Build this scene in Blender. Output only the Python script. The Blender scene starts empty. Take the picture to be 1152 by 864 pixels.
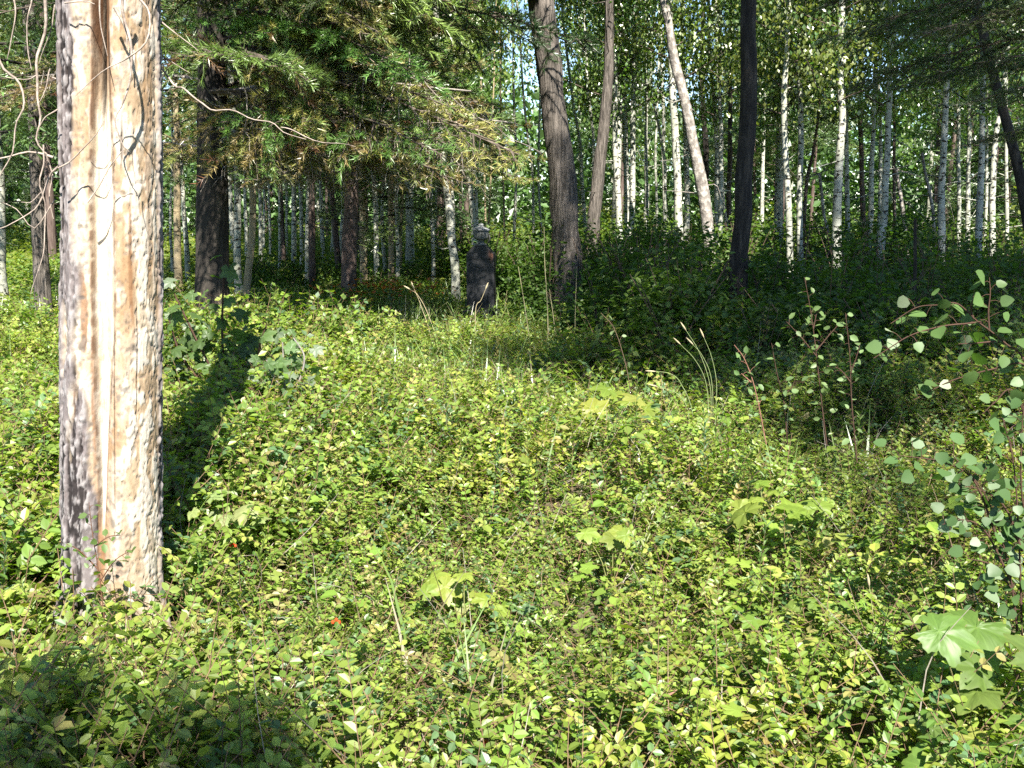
import bpy, math, random
import numpy as np
from mathutils import Vector, Matrix

random.seed(7)
rng = np.random.default_rng(11)
SC = bpy.context.scene
COL = SC.collection
R = math.radians

# ------------------------------------------------------------------ camera
CAM_H = 1.65
FPX = 1130.0                       # focal length in pixels of a 1152 wide frame
PITCH = math.atan(197.0 / FPX)
cd = bpy.data.cameras.new('camera'); cam = bpy.data.objects.new('camera', cd); COL.objects.link(cam)
cam.location = (0, 0, CAM_H); cam.rotation_euler = (R(90) - PITCH, 0, 0)
cd.sensor_width = 36.0; cd.lens = 36.0 * FPX / 1152.0
cd.clip_start = 0.05; cd.clip_end = 2000
SC.camera = cam

# ------------------------------------------------------------------ light
SUN_EL, SUN_AZ = R(48), R(-10.8)      # travels towards +x +y and down; az measured from +y to +x
w = bpy.data.worlds.new('World'); SC.world = w; w.use_nodes = True
nt = w.node_tree; nt.nodes.clear()
sky = nt.nodes.new('ShaderNodeTexSky'); sky.sky_type = 'NISHITA'; sky.sun_disc = False
sky.sun_elevation = SUN_EL; sky.sun_rotation = SUN_AZ + math.pi
sky.altitude = 1600; sky.air_density = 1.0; sky.dust_density = 0.1; sky.ozone_density = 2.2
bg = nt.nodes.new('ShaderNodeBackground'); bg.inputs[1].default_value = 0.07
wo = nt.nodes.new('ShaderNodeOutputWorld')
hs = nt.nodes.new('ShaderNodeHueSaturation'); hs.inputs['Saturation'].default_value = 1.0
nt.links.new(sky.outputs[0], hs.inputs['Color']); nt.links.new(hs.outputs[0], bg.inputs[0]); nt.links.new(bg.outputs[0], wo.inputs[0])
sl = bpy.data.lights.new('sun', 'SUN'); so = bpy.data.objects.new('sun', sl); COL.objects.link(so)
sl.energy = 5.0; sl.angle = R(0.55); sl.color = (1.0, 0.95, 0.86)
SUN_DIR = Vector((math.sin(SUN_AZ) * math.cos(SUN_EL), math.cos(SUN_AZ) * math.cos(SUN_EL), -math.sin(SUN_EL)))
so.rotation_euler = SUN_DIR.to_track_quat('-Z', 'Y').to_euler()
so.location = (5, -25, 30)
SC.view_settings.view_transform = 'Standard'; SC.view_settings.look = 'None'
SC.view_settings.exposure = 2.05; SC.view_settings.gamma = 1.0; SC.view_settings.use_curve_mapping = False
SC.render.engine = 'CYCLES'
cy = SC.cycles
cy.max_bounces = 6; cy.diffuse_bounces = 4; cy.glossy_bounces = 1; cy.transmission_bounces = 4; cy.transparent_max_bounces = 4
cy.use_denoising = False
cy.caustics_reflective = False; cy.caustics_refractive = False
cy.use_adaptive_sampling = True; cy.adaptive_threshold = 0.02

# ------------------------------------------------------------------ helpers
def P(px, py, d):
    """world point seen at photo pixel (px, py) at forward distance d"""
    xc = (px - 576) / FPX; yc = -(py - 432) / FPX
    c, s = math.cos(PITCH), math.sin(PITCH)
    v = np.array([xc, c + yc * s, -s + yc * c])
    v = v * (d / v[1]); v[2] += CAM_H
    return v

_tab = rng.random((64, 64, 64)).astype(np.float32)
def noise3(p, scale=1.0, off=0.0):
    q = np.asarray(p, dtype=np.float64) * scale + 100.3 + off
    i = np.floor(q).astype(int); f = q - i; f = f * f * (3 - 2 * f)
    r = 0
    for dx in (0, 1):
        for dy in (0, 1):
            for dz in (0, 1):
                wgt = (f[:, 0] if dx else 1 - f[:, 0]) * (f[:, 1] if dy else 1 - f[:, 1]) * (f[:, 2] if dz else 1 - f[:, 2])
                r = r + wgt * _tab[(i[:, 0] + dx) % 64, (i[:, 1] + dy) % 64, (i[:, 2] + dz) % 64]
    return r
def noise2(x, y, scale=1.0, off=0.0):
    x = np.asarray(x, float).ravel(); y = np.asarray(y, float).ravel()
    return noise3(np.stack([x, y, np.zeros_like(x)], 1), scale, off)
def fbm(p, scale, octv=3, off=0.0):
    t = 0; a = 1; n = 0
    for k in range(octv):
        t = t + a * noise3(p, scale * 2 ** k, off + 7.7 * k); n += a; a *= 0.5
    return t / n

def ground_z(x, y):
    x = np.atleast_1d(np.asarray(x, float)); y = np.atleast_1d(np.asarray(y, float))
    n = (noise2(x, y, 0.22) - 0.5) * 0.16 + (noise2(x, y, 0.7, 9) - 0.5) * 0.06
    mound = 0.13 * np.exp(-((x + 1.5) / 4.0) ** 2 - ((y - 12) / 5.0) ** 2)
    far = np.clip((y - 20) / 60.0, 0, 1) ** 1.2 * 1.2
    return n.reshape(x.shape) * np.clip(np.hypot(x, y) / 4, .3, 1) + mound + far
def gz(x, y): return float(ground_z(x, y)[0])

class Acc:
    """collects vertices, faces (as loops), colours, material slots -> one mesh"""
    def __init__(s): s.V = []; s.C = []; s.F = {3: [], 4: []}; s.M = {3: [], 4: []}; s.n = 0
    def add(s, V, F, col=(1, 1, 1), mat=0):
        V = np.asarray(V, float).reshape(-1, 3); F = np.asarray(F, dtype=np.int64)
        k = F.shape[1]
        s.V.append(V)
        c = np.asarray(col, float)
        s.C.append(np.broadcast_to(c, (len(V), 3)) if c.ndim == 1 else c)
        s.F[k].append(F + s.n); s.M[k].append(np.full(len(F), mat, dtype=np.int32)); s.n += len(V)
    def arrays(s):
        return np.concatenate(s.V), np.concatenate(s.C)
    def mesh(s, name, mats, smooth=False):
        V, C = s.arrays()
        me = bpy.data.meshes.new(name)
        f3 = np.concatenate(s.F[3]) if s.F[3] else np.zeros((0, 3), int)
        f4 = np.concatenate(s.F[4]) if s.F[4] else np.zeros((0, 4), int)
        loops = np.concatenate([f3.ravel(), f4.ravel()]).astype(np.int32)
        tot = np.concatenate([np.full(len(f3), 3), np.full(len(f4), 4)]).astype(np.int32)
        start = np.concatenate([[0], np.cumsum(tot)[:-1]]).astype(np.int32)
        me.vertices.add(len(V)); me.vertices.foreach_set('co', V.astype(np.float32).ravel())
        me.loops.add(len(loops)); me.loops.foreach_set('vertex_index', loops)
        me.polygons.add(len(tot)); me.polygons.foreach_set('loop_start', start)
        mi = np.concatenate((s.M[3] or [np.zeros(0, int)]) + (s.M[4] or [np.zeros(0, int)])).astype(np.int32)
        me.polygons.foreach_set('material_index', mi)
        me.polygons.foreach_set('use_smooth', np.full(len(tot), smooth, dtype=bool))
        at = me.color_attributes.new('Col', 'FLOAT_COLOR', 'POINT')
        at.data.foreach_set('color', np.concatenate([C, np.ones((len(C), 1))], 1).astype(np.float32).ravel())
        for m in (mats if isinstance(mats, (list, tuple)) else [mats]): me.materials.append(m)
        me.update(calc_edges=True)
        return me

def tube(pts, rad, n=6, cap=False):
    pts = np.asarray(pts, float); m = len(pts)
    rad = np.broadcast_to(np.asarray(rad, float), (m,))
    t = np.gradient(pts, axis=0); t /= np.linalg.norm(t, axis=1, keepdims=True) + 1e-9
    ref = np.array([0, 0, 1.0]) if abs(t[:, 2]).mean() < 0.8 else np.array([0, 1.0, 0])
    a = np.cross(t, ref); a /= np.linalg.norm(a, axis=1, keepdims=True) + 1e-9
    b = np.cross(t, a)
    th = np.linspace(0, 2 * math.pi, n, endpoint=False)
    V = pts[:, None, :] + rad[:, None, None] * (np.cos(th)[None, :, None] * a[:, None, :] + np.sin(th)[None, :, None] * b[:, None, :])
    i = np.arange(m - 1)[:, None] * n; j = np.arange(n)[None, :]; k = (j + 1) % n
    F = np.stack([i + j, i + k, i + n + k, i + n + j], -1).reshape(-1, 4)
    return V.reshape(-1, 3), F

def smooth_line(ctrl, n):
    ctrl = np.asarray(ctrl, float)
    if len(ctrl) == 2: return ctrl[0] + (ctrl[1] - ctrl[0]) * np.linspace(0, 1, n)[:, None]
    p = np.vstack([2 * ctrl[0] - ctrl[1], ctrl, 2 * ctrl[-1] - ctrl[-2]])
    L = len(ctrl) - 1
    u = np.linspace(0, L, n); k = np.minimum(u.astype(int), L - 1); f = (u - k)[:, None]
    a, b, c, d = p[k], p[k + 1], p[k + 2], p[k + 3]
    return 0.5 * ((2 * b) + (c - a) * f + (2 * a - 5 * b + 4 * c - d) * f ** 2 + (3 * b - a - 3 * c + d) * f ** 3)

def rot_mats(yaw, pitch, roll):
    cy_, sy = np.cos(yaw), np.sin(yaw); cp, sp = np.cos(pitch), np.sin(pitch); cr, sr = np.cos(roll), np.sin(roll)
    Z = np.zeros_like(cy_); O = np.ones_like(cy_)
    Rz = np.stack([cy_, -sy, Z, sy, cy_, Z, Z, Z, O], -1).reshape(-1, 3, 3)
    Rx = np.stack([O, Z, Z, Z, cp, -sp, Z, sp, cp], -1).reshape(-1, 3, 3)
    Ry = np.stack([cr, Z, sr, Z, O, Z, -sr, Z, cr], -1).reshape(-1, 3, 3)
    return Rz @ Rx @ Ry

def scatter(acc, T, F, pos, rot, sc, col, tcol=None, mat=0):
    """instance template T/F at N transforms into acc. col (N,3); tcol (k,3) multiplies"""
    N, k = len(pos), len(T)
    if N == 0: return
    V = np.einsum('nij,kj->nki', rot, T) * np.asarray(sc).reshape(-1, 1, 1) + np.asarray(pos)[:, None, :]
    C = np.broadcast_to(np.asarray(col)[:, None, :], (N, k, 3))
    if tcol is not None: C = C * tcol[None]
    for f in (F if isinstance(F, list) else [(F, mat)]):
        Fa, mt = f
        if isinstance(mt, int): pass
    Fs = F if isinstance(F, list) else [(F, mat)]
    first = True
    base = acc.n
    acc.V.append(V.reshape(-1, 3)); acc.C.append(C.reshape(-1, 3)); acc.n += N * k
    for Fa, mt in Fs:
        FF = (Fa[None] + (np.arange(N) * k)[:, None, None]).reshape(-1, Fa.shape[1]) + base
        acc.F[Fa.shape[1]].append(FF); acc.M[Fa.shape[1]].append(np.full(len(FF), mt, dtype=np.int32))

# leaf templates: +y is the tip, +z the upper side, unit length 1
LEAF6 = (np.array([[0, 0, 0], [.30, .28, .07], [.27, .66, .06], [0, 1, -.05], [-.27, .66, .06], [-.30, .28, .07]]),
         np.array([[0, 1, 2, 3], [0, 3, 4, 5]]))
LEAFR = (np.array([[0, 0, 0], [.40, .10, .05], [.48, .46, .07], [.26, .82, .03], [0, 1.02, -.03], [-.26, .82, .03], [-.48, .46, .07], [-.40, .10, .05], [0, .5, 0]]),
         np.array([[0, 1, 2, 8], [8, 2, 3, 4], [8, 4, 5, 6], [0, 8, 6, 7]]))
LEAF4 = (np.array([[0, 0, 0], [.34, .45, .06], [0, 1, 0], [-.34, .45, .06]]), np.array([[0, 1, 2, 3]]))

# ------------------------------------------------------------------ materials
def newmat(name):
    m = bpy.data.materials.new(name); m.use_nodes = True
    n = m.node_tree; n.nodes.clear()
    out = n.nodes.new('ShaderNodeOutputMaterial')
    return m, n, out
def mul_col(n, a, b, fac=1.0):
    x = n.nodes.new('ShaderNodeMix'); x.data_type = 'RGBA'; x.blend_type = 'MULTIPLY'; x.inputs[0].default_value = fac
    for s, v in ((6, a), (7, b)):
        if isinstance(v, tuple): x.inputs[s].default_value = v
        else: n.links.new(v, x.inputs[s])
    return x.outputs[2]
def mat_leaf(name, trans=0.42, tint=(1.25, 1.45, 0.55), gloss=0.06, rough=0.38, objvar=0.0, bright=1.0):
    m, n, out = newmat(name)
    at = n.nodes.new('ShaderNodeVertexColor'); at.layer_name = 'Col'
    col = at.outputs[0]
    if bright != 1.0: col = mul_col(n, col, (bright, bright, bright, 1))
    if objvar:
        oi = n.nodes.new('ShaderNodeObjectInfo')
        hs = n.nodes.new('ShaderNodeHueSaturation')
        mr = n.nodes.new('ShaderNodeMapRange'); mr.inputs[3].default_value = 0.5 - objvar * .12; mr.inputs[4].default_value = 0.5 + objvar * .08
        n.links.new(oi.outputs['Random'], mr.inputs[0]); n.links.new(mr.outputs[0], hs.inputs['Hue'])
        mr2 = n.nodes.new('ShaderNodeMapRange'); mr2.inputs[3].default_value = 1 - objvar * .6; mr2.inputs[4].default_value = 1 + objvar * .5
        mt = n.nodes.new('ShaderNodeMath'); mt.operation = 'FRACT'; mm = n.nodes.new('ShaderNodeMath'); mm.operation = 'MULTIPLY'; mm.inputs[1].default_value = 7.31
        n.links.new(oi.outputs['Random'], mm.inputs[0]); n.links.new(mm.outputs[0], mt.inputs[0]); n.links.new(mt.outputs[0], mr2.inputs[0])
        n.links.new(mr2.outputs[0], hs.inputs['Value']); n.links.new(col, hs.inputs['Color']); col = hs.outputs[0]
    d = n.nodes.new('ShaderNodeBsdfDiffuse'); n.links.new(col, d.inputs[0])
    t = n.nodes.new('ShaderNodeBsdfTranslucent'); n.links.new(mul_col(n, col, (*tint, 1)), t.inputs[0])
    mx = n.nodes.new('ShaderNodeMixShader'); mx.inputs[0].default_value = trans
    n.links.new(d.outputs[0], mx.inputs[1]); n.links.new(t.outputs[0], mx.inputs[2])
    g = n.nodes.new('ShaderNodeBsdfGlossy'); g.inputs['Roughness'].default_value = rough; g.inputs[0].default_value = (1, 1, 1, 1)
    m2 = n.nodes.new('ShaderNodeMixShader'); m2.inputs[0].default_value = gloss
    n.links.new(mx.outputs[0], m2.inputs[1]); n.links.new(g.outputs[0], m2.inputs[2]); n.links.new(m2.outputs[0], out.inputs[0])
    return m
def tex_noise(n, scale3, scale, detail=4, rough=.6, src='Object'):
    tc = n.nodes.new('ShaderNodeTexCoord'); mp = n.nodes.new('ShaderNodeMapping'); mp.inputs['Scale'].default_value = scale3
    n.links.new(tc.outputs[src], mp.inputs[0])
    t = n.nodes.new('ShaderNodeTexNoise'); t.inputs['Scale'].default_value = scale; t.inputs['Detail'].default_value = detail; t.inputs['Roughness'].default_value = rough
    n.links.new(mp.outputs[0], t.inputs[0]); return t.outputs[0]
def ramp(n, src, stops):
    r = n.nodes.new('ShaderNodeValToRGB'); e = r.color_ramp.elements
    while len(e) < len(stops): e.new(.5)
    for el, (p, c) in zip(e, stops): el.position = p; el.color = (*c, 1)
    n.links.new(src, r.inputs[0]); return r.outputs[0]
def mat_bark(name, stops, sc3=(9, 9, 1.2), scale=3.0, bump=0.6, second=None, rough=.9, vcol=False, spec=.15, bdist=.03):
    m, n, out = newmat(name)
    b = n.nodes.new('ShaderNodeBsdfPrincipled'); b.inputs['Roughness'].default_value = rough
    b.inputs['Specular IOR Level'].default_value = spec
    f = tex_noise(n, sc3, scale)
    col = ramp(n, f, stops)
    if vcol:
        at = n.nodes.new('ShaderNodeVertexColor'); at.layer_name = 'Col'; col = mul_col(n, col, at.outputs[0])
    if second:
        f2 = tex_noise(n, second[0], second[1], 3, .55); col = mul_col(n, col, ramp(n, f2, second[2]))
    n.links.new(col, b.inputs[0])
    bp = n.nodes.new('ShaderNodeBump'); bp.inputs['Strength'].default_value = bump; bp.inputs['Distance'].default_value = bdist
    n.links.new(f, bp.inputs['Height']); n.links.new(bp.outputs[0], b.inputs['Normal'])
    n.links.new(b.outputs[0], out.inputs[0])
    return m

M = {}
M['sprig'] = mat_leaf('snowberry_leaf', .47, (1.5, 1.65, .5), .025, .45)
M['bigleaf'] = mat_leaf('large_leaf', .5, (1.3, 1.5, .5), .022, .5)
M['aspleaf'] = mat_leaf('aspen_leaf', .48, (1.25, 1.5, .5), .07, .33, objvar=.35)
M['sapleaf'] = mat_leaf('sapling_leaf', .35, (1.2, 1.5, .5), .02, .5)
M['needle'] = mat_leaf('conifer_needle', .25, (1.2, 1.3, .5), .05, .4, objvar=.3)
M['far'] = mat_leaf('far_leaf', .40, (1.25, 1.45, .5), .05, .4, objvar=.2)
M['grass'] = mat_leaf('grass_blade', .40, (1.2, 1.3, .6), .06, .4)
M['twig'] = mat_bark('grey_twig', [(.3, (.10, .085, .075)), (.7, (.30, .27, .24))], (1, 1, 1), 30, .2, vcol=True)
M['stem'] = mat_bark('brown_stem', [(.3, (.7, .7, .7)), (.7, (1.1, 1.1, 1.1))], (1, 1, 1), 30, .1, vcol=True)
M['aspen'] = mat_bark('aspen_bark', [(0, (.15, .155, .115)), (.40, (.25, .255, .20)), (.60, (.38, .38, .32)), (1, (.50, .49, .43))], (1, 1, .35), 5, .25,
                      second=((13, 13, 34), 1.0, [(0, (1, 1, 1)), (.565, (1, 1, 1)), (.62, (.10, .09, .08)), (1, (.05, .05, .05))]))
M['aspen_tan'] = mat_bark('tan_aspen_bark', [(0, (.16, .12, .075)), (.45, (.25, .20, .12)), (1, (.38, .32, .22))], (1, 1, .4), 6, .3,
                      second=((6, 6, 22), 1.0, [(0, (1, 1, 1)), (.60, (1, 1, 1)), (.67, (.12, .10, .08)), (1, (.06, .05, .05))]))
M['snag'] = mat_bark('flaking_bark', [(.25, (.08, .07, .06)), (.48, (.18, .16, .14)), (.6, (.34, .31, .27)), (1, (.42, .39, .35))], (1, 1, .8), 13, .8)
M['pine_bark'] = mat_bark('dark_pine_bark', [(.2, (.012, .011, .010)), (.5, (.030, .026, .022)), (.78, (.09, .075, .06))], (9, 9, 1.6), 2.2, 1.0)
M['grey_bark'] = mat_bark('furrowed_grey_bark', [(.25, (.022, .019, .016)), (.45, (.075, .065, .055)), (.75, (.21, .18, .155))], (15, 15, 1.3), 3.0, 1.0, bdist=.05)
M['brown_bark'] = mat_bark('brown_bark', [(.2, (.03, .02, .016)), (.5, (.09, .065, .055)), (.8, (.18, .145, .12))], (8, 8, 1.5), 2.0, .9)
M['deadbark'] = mat_bark('dead_tree_surface', [(.25, (.62, .55, .5)), (.45, (.92, .90, .88)), (.7, (1.08, 1.06, 1.04))], (1, 1, .55), 55, .5, vcol=True, spec=.2, bdist=.006)

# soil
m, n, out = newmat('forest_soil'); b = n.nodes.new('ShaderNodeBsdfPrincipled'); b.inputs['Roughness'].default_value = 1
n.links.new(ramp(n, tex_noise(n, (1, 1, 1), 9, 8, .7), [(.3, (.03, .024, .014)), (.55, (.075, .065, .03)), (.8, (.16, .125, .075))]), b.inputs[0])
n.links.new(b.outputs[0], out.inputs[0]); M['soil'] = m
# stone
m, n, out = newmat('dark_grave_stone'); b = n.nodes.new('ShaderNodeBsdfPrincipled'); b.inputs['Roughness'].default_value = .55; b.inputs['Specular IOR Level'].default_value = .3
c1 = ramp(n, tex_noise(n, (1, 1, 1), 7, 6, .7), [(.3, (.013, .0135, .015)), (.55, (.019, .0195, .021)), (.75, (.032, .033, .035))])
at = n.nodes.new('ShaderNodeVertexColor'); at.layer_name = 'Col'
n.links.new(mul_col(n, c1, at.outputs[0]), b.inputs[0])
bp = n.nodes.new('ShaderNodeBump'); bp.inputs['Strength'].default_value = .25; bp.inputs['Distance'].default_value = .01
n.links.new(tex_noise(n, (1, 1, 1), 60, 4), bp.inputs['Height']); n.links.new(bp.outputs[0], b.inputs['Normal'])
n.links.new(b.outputs[0], out.inputs[0]); M['stone'] = m

# ------------------------------------------------------------------ object helpers
def tag(o, label=None, cat=None, group=None, kind=None):
    if label: o['label'] = label
    if cat: o['category'] = cat
    if group: o['group'] = group
    if kind: o['kind'] = kind
    return o
def obj(name, me, parent=None, loc=(0, 0, 0), rot=(0, 0, 0), sc=1.0):
    o = bpy.data.objects.new(name, me); COL.objects.link(o)
    o.location = [float(v) for v in loc]; o.rotation_euler = rot
    o.scale = (sc, sc, sc) if not hasattr(sc, '__len__') else sc
    if parent: o.parent = parent
    return o
def thing(name, label, cat, loc, group=None, rz=0):
    o = bpy.data.objects.new(name, None); COL.objects.link(o); o.empty_display_size = .2
    o.location = [float(v) for v in loc]; o.rotation_euler = (0, 0, rz)
    return tag(o, label, cat, group)

# ------------------------------------------------------------------ ground
def build_ground():
    g = np.concatenate([np.linspace(-400, -40, 10)[:-1], np.linspace(-40, -12, 24)[:-1], np.linspace(-12, 12, 121), np.linspace(12, 40, 24)[1:], np.linspace(40, 400, 10)[1:]])
    gy = g + 10
    X, Y = np.meshgrid(g, gy, indexing='ij')
    Z = ground_z(X.ravel(), Y.ravel()).reshape(-1)
    V = np.stack([X.ravel(), Y.ravel(), Z], 1)
    nx, ny = X.shape
    i, j = np.meshgrid(np.arange(nx - 1), np.arange(ny - 1), indexing='ij'); i = i.ravel(); j = j.ravel()
    F = np.stack([i * ny + j, (i + 1) * ny + j, (i + 1) * ny + j + 1, i * ny + j + 1], 1)
    a = Acc(); a.add(V, F)
    tag(obj('ground', a.mesh('ground', M['soil'], True)), kind='structure')
build_ground()

# ------------------------------------------------------------------ regions
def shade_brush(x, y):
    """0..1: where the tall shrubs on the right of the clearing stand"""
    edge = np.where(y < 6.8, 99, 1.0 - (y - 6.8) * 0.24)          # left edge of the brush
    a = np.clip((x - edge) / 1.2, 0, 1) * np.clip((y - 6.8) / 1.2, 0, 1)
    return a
def in_view(x, y, margin=1.6):
    return (np.abs(x) < 0.52 * y + margin) & (y > 1.1)

PAL = np.array([[.160, .225, .036], [.130, .200, .032], [.205, .245, .048], [.085, .150, .030], [.085, .150, .060], [.23, .21, .07]])
PALW = np.array([.28, .25, .20, .13, .09, .05])
PAL = PAL * 1.08
def pick(n, pal=PAL, pw=PALW, jit=.20):
    c = pal[rng.choice(len(pal), n, p=pw / pw.sum())]
    return c * (1 + (rng.random((n, 1)) - .5) * 2 * jit) * (1 + (rng.random((n, 3)) - .5) * .12)

# ---- sprig templates: a thin stem with paired oval leaves, about .2 m
def sprig_template(kind, seed):
    r = np.random.default_rng(seed)
    a = Acc(); L = .13 + r.random() * .10
    nseg = 5; lean = .5 + r.random() * .5
    t = np.linspace(0, 1, nseg)
    pts = np.stack([np.sin(t * 2 + r.random() * 3) * .01, L * lean * t ** 1.2, L * (1 - .35 * lean) * t], 1)
    V, F = tube(pts, np.linspace(.0017, .0007, nseg), 3)
    a.add(V, F, (.13, .085, .05), 1)
    npair = r.integers(5, 8)
    for k in range(npair):
        u = .15 + .85 * (k + .5 * r.random()) / npair
        p = np.array([np.interp(u, t, pts[:, q]) for q in range(3)])
        for s in (-1, 1):
            sz = (.024 + .012 * r.random()) * (1.1 - .35 * u) * (1 if kind == 0 else 1.15)
            yaw = s * (-1.15 + .3 * r.random()) * 1.0 if u < .93 else s * -.3
            T, Fl = (LEAF6 if kind == 0 else LEAF4)
            rm = rot_mats(np.array([yaw]), np.array([(r.random() - .45) * .9]), np.array([(r.random() - .5) * .9]))[0]
            shade = .82 + .36 * r.random()
            a.add(T @ rm.T * sz * np.array([1.0, 1, 1]) + p, Fl, (shade, shade, shade), 0)
    V, C = a.arrays()
    return V, [(np.concatenate(a.F[4]), None)], C, np.concatenate(a.M[4])

def scatter_sprigs(acc, tmpls, pos, col, sc, tiltmax=.6):
    idx = rng.integers(0, len(tmpls), len(pos))
    for k, (V, F, C, Mi) in enumerate(tmpls):
        s = np.nonzero(idx == k)[0]
        if not len(s): continue
        rot = rot_mats(rng.random(len(s)) * 6.283, (rng.random(len(s)) - .5) * 2 * tiltmax, (rng.random(len(s)) - .5) * 2 * tiltmax)
        F4 = F[0][0]
        stemmask = Mi == 1
        vstem = np.zeros(len(V), bool); vstem[np.unique(F4[stemmask])] = True
        Ct = C.copy()
        N, kk = len(s), len(V)
        VV = np.einsum('nij,kj->nki', rot, V) * sc[s][:, None, None] + pos[s][:, None, :]
        CC = col[s][:, None, :] * Ct[None]
        CC[:, vstem, :] = C[vstem][None]
        base = acc.n
        acc.V.append(VV.reshape(-1, 3)); acc.C.append(CC.reshape(-1, 3)); acc.n += N * kk
        for mt in (0, 1):
            Fm = F4[Mi == mt]
            FF = (Fm[None] + (np.arange(N) * kk)[:, None, None]).reshape(-1, 4) + base
            acc.F[4].append(FF); acc.M[4].append(np.full(len(FF), mt, dtype=np.int32))

def veg_h(x, y):
    x = np.asarray(x, float); y = np.asarray(y, float)
    h = .21 + .34 * np.clip(noise2(x, y, .9, 3) * 1.5 - .25, 0, 1) + .16 * noise2(x, y, 2.6, 5)
    h = h * (.75 + .5 * np.clip((x + .5) / 4, 0, 1))
    near = np.exp(-((x + .45) / 1.0) ** 2 - ((y - 12.6) / 1.8) ** 2)
    foot = np.exp(-((x + 1.38) / .38) ** 2 - ((y - 3.05) / .45) ** 2)
    return (h - .03) * (1 - .72 * near) * (1 - .6 * foot)

def sample_zone(y0, y1, dens, margin=1.5):
    W = .52 * y1 + margin; A = 2 * W * (y1 - y0); N = int(A * dens)
    x = (rng.random(N) * 2 - 1) * W; y = y0 + rng.random(N) * (y1 - y0)
    k = in_view(x, y, margin); return x[k], y[k]

DEAD_B, DEAD_T = P(125, 655, 3.55), P(121, 0, 3.55)
DEAD_SLOPE = (DEAD_T[0] - DEAD_B[0]) / (DEAD_T[2] - DEAD_B[2])
DEAD_C = np.array([DEAD_B[0] - .28 * DEAD_SLOPE, 3.55])
def not_in_trunk(x, y): return np.hypot(x - DEAD_C[0], y - DEAD_C[1]) > .24

def build_undergrowth():
    tn = [sprig_template(0, 100 + i) for i in range(14)]
    tm = [sprig_template(1, 200 + i) for i in range(10)]
    for name, y0, y1, dens, tm_, sc0, lab in (
            ('undergrowth', 1.0, 6.2, 820, tn, 1.12, 'dense low leafy bushes filling the sunny foreground'),
            ('undergrowth', 6.2, 11.5, 450, tm, 1.42, 'low leafy plants on the sunny clearing around the gravestone')):
        a = Acc()
        x, y = sample_zone(y0, y1, dens)
        k = not_in_trunk(x, y)
        thin = noise2(x, y, 2.2, 21) + .5 * noise2(x, y, 6, 31)
        k &= rng.random(len(x)) < np.clip((thin - .36) * 3.6, .30, 1)
        if y0 > 5: k &= rng.random(len(x)) > .5 * shade_brush(x, y)
        x, y = x[k], y[k]
        h = veg_h(x, y)
        u = 1 - rng.random(len(x)) ** 1.7 * .85
        z = ground_z(x, y) + h * u - .06
        hue = noise2(x, y, 1.3, 41)
        col = pick(len(x))
        yel = np.clip((hue - .5) * 2.2, 0, 1)[:, None]
        col = col * (1 - yel) + col * np.array([1.18, 1.08, .85]) * yel
        scatter_sprigs(a, tm_, np.stack([x, y, z], 1), col, sc0 * (.8 + .5 * rng.random(len(x))) * (.72 + np.clip((noise2(x, y, .8, 71) - .4) * 2.6, 0, 1) * .65))
        o = obj(name, a.mesh(name, [M['sprig'], M['stem']])); tag(o, lab, 'undergrowth', kind='stuff')
    # low plants further back between the trees
    a = Acc(); x, y = sample_zone(11.5, 34, 520, 2.5)
    k = rng.random(len(x)) < np.clip(1.5 - y / 26, .35, 1)
    x, y = x[k], y[k]
    sz = .035 + .0016 * y + .02 * rng.random(len(x))
    h = (1 - .6 * np.exp(-((x + .45) / 1.0) ** 2 - ((y - 12.6) / 1.3) ** 2)) * (.26 + .30 * noise2(x, y, .8, 3) + .5 * np.clip((y - 16) / 10, 0, 1) * noise2(x, y, .5, 8))
    z = ground_z(x, y) + h * (1 - rng.random(len(x)) ** 1.6 * .9)
    rot = rot_mats(rng.random(len(x)) * 6.283, (rng.random(len(x)) - .5) * 1.5, (rng.random(len(x)) - .5) * 1.5)
    scatter(a, *LEAF4, np.stack([x, y, z], 1), rot, sz, pick(len(x)))
    tag(obj('undergrowth', a.mesh('undergrowth', M['sprig'])), 'leafy ground cover between the far tree trunks', 'undergrowth', kind='stuff')
build_undergrowth()

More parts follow.
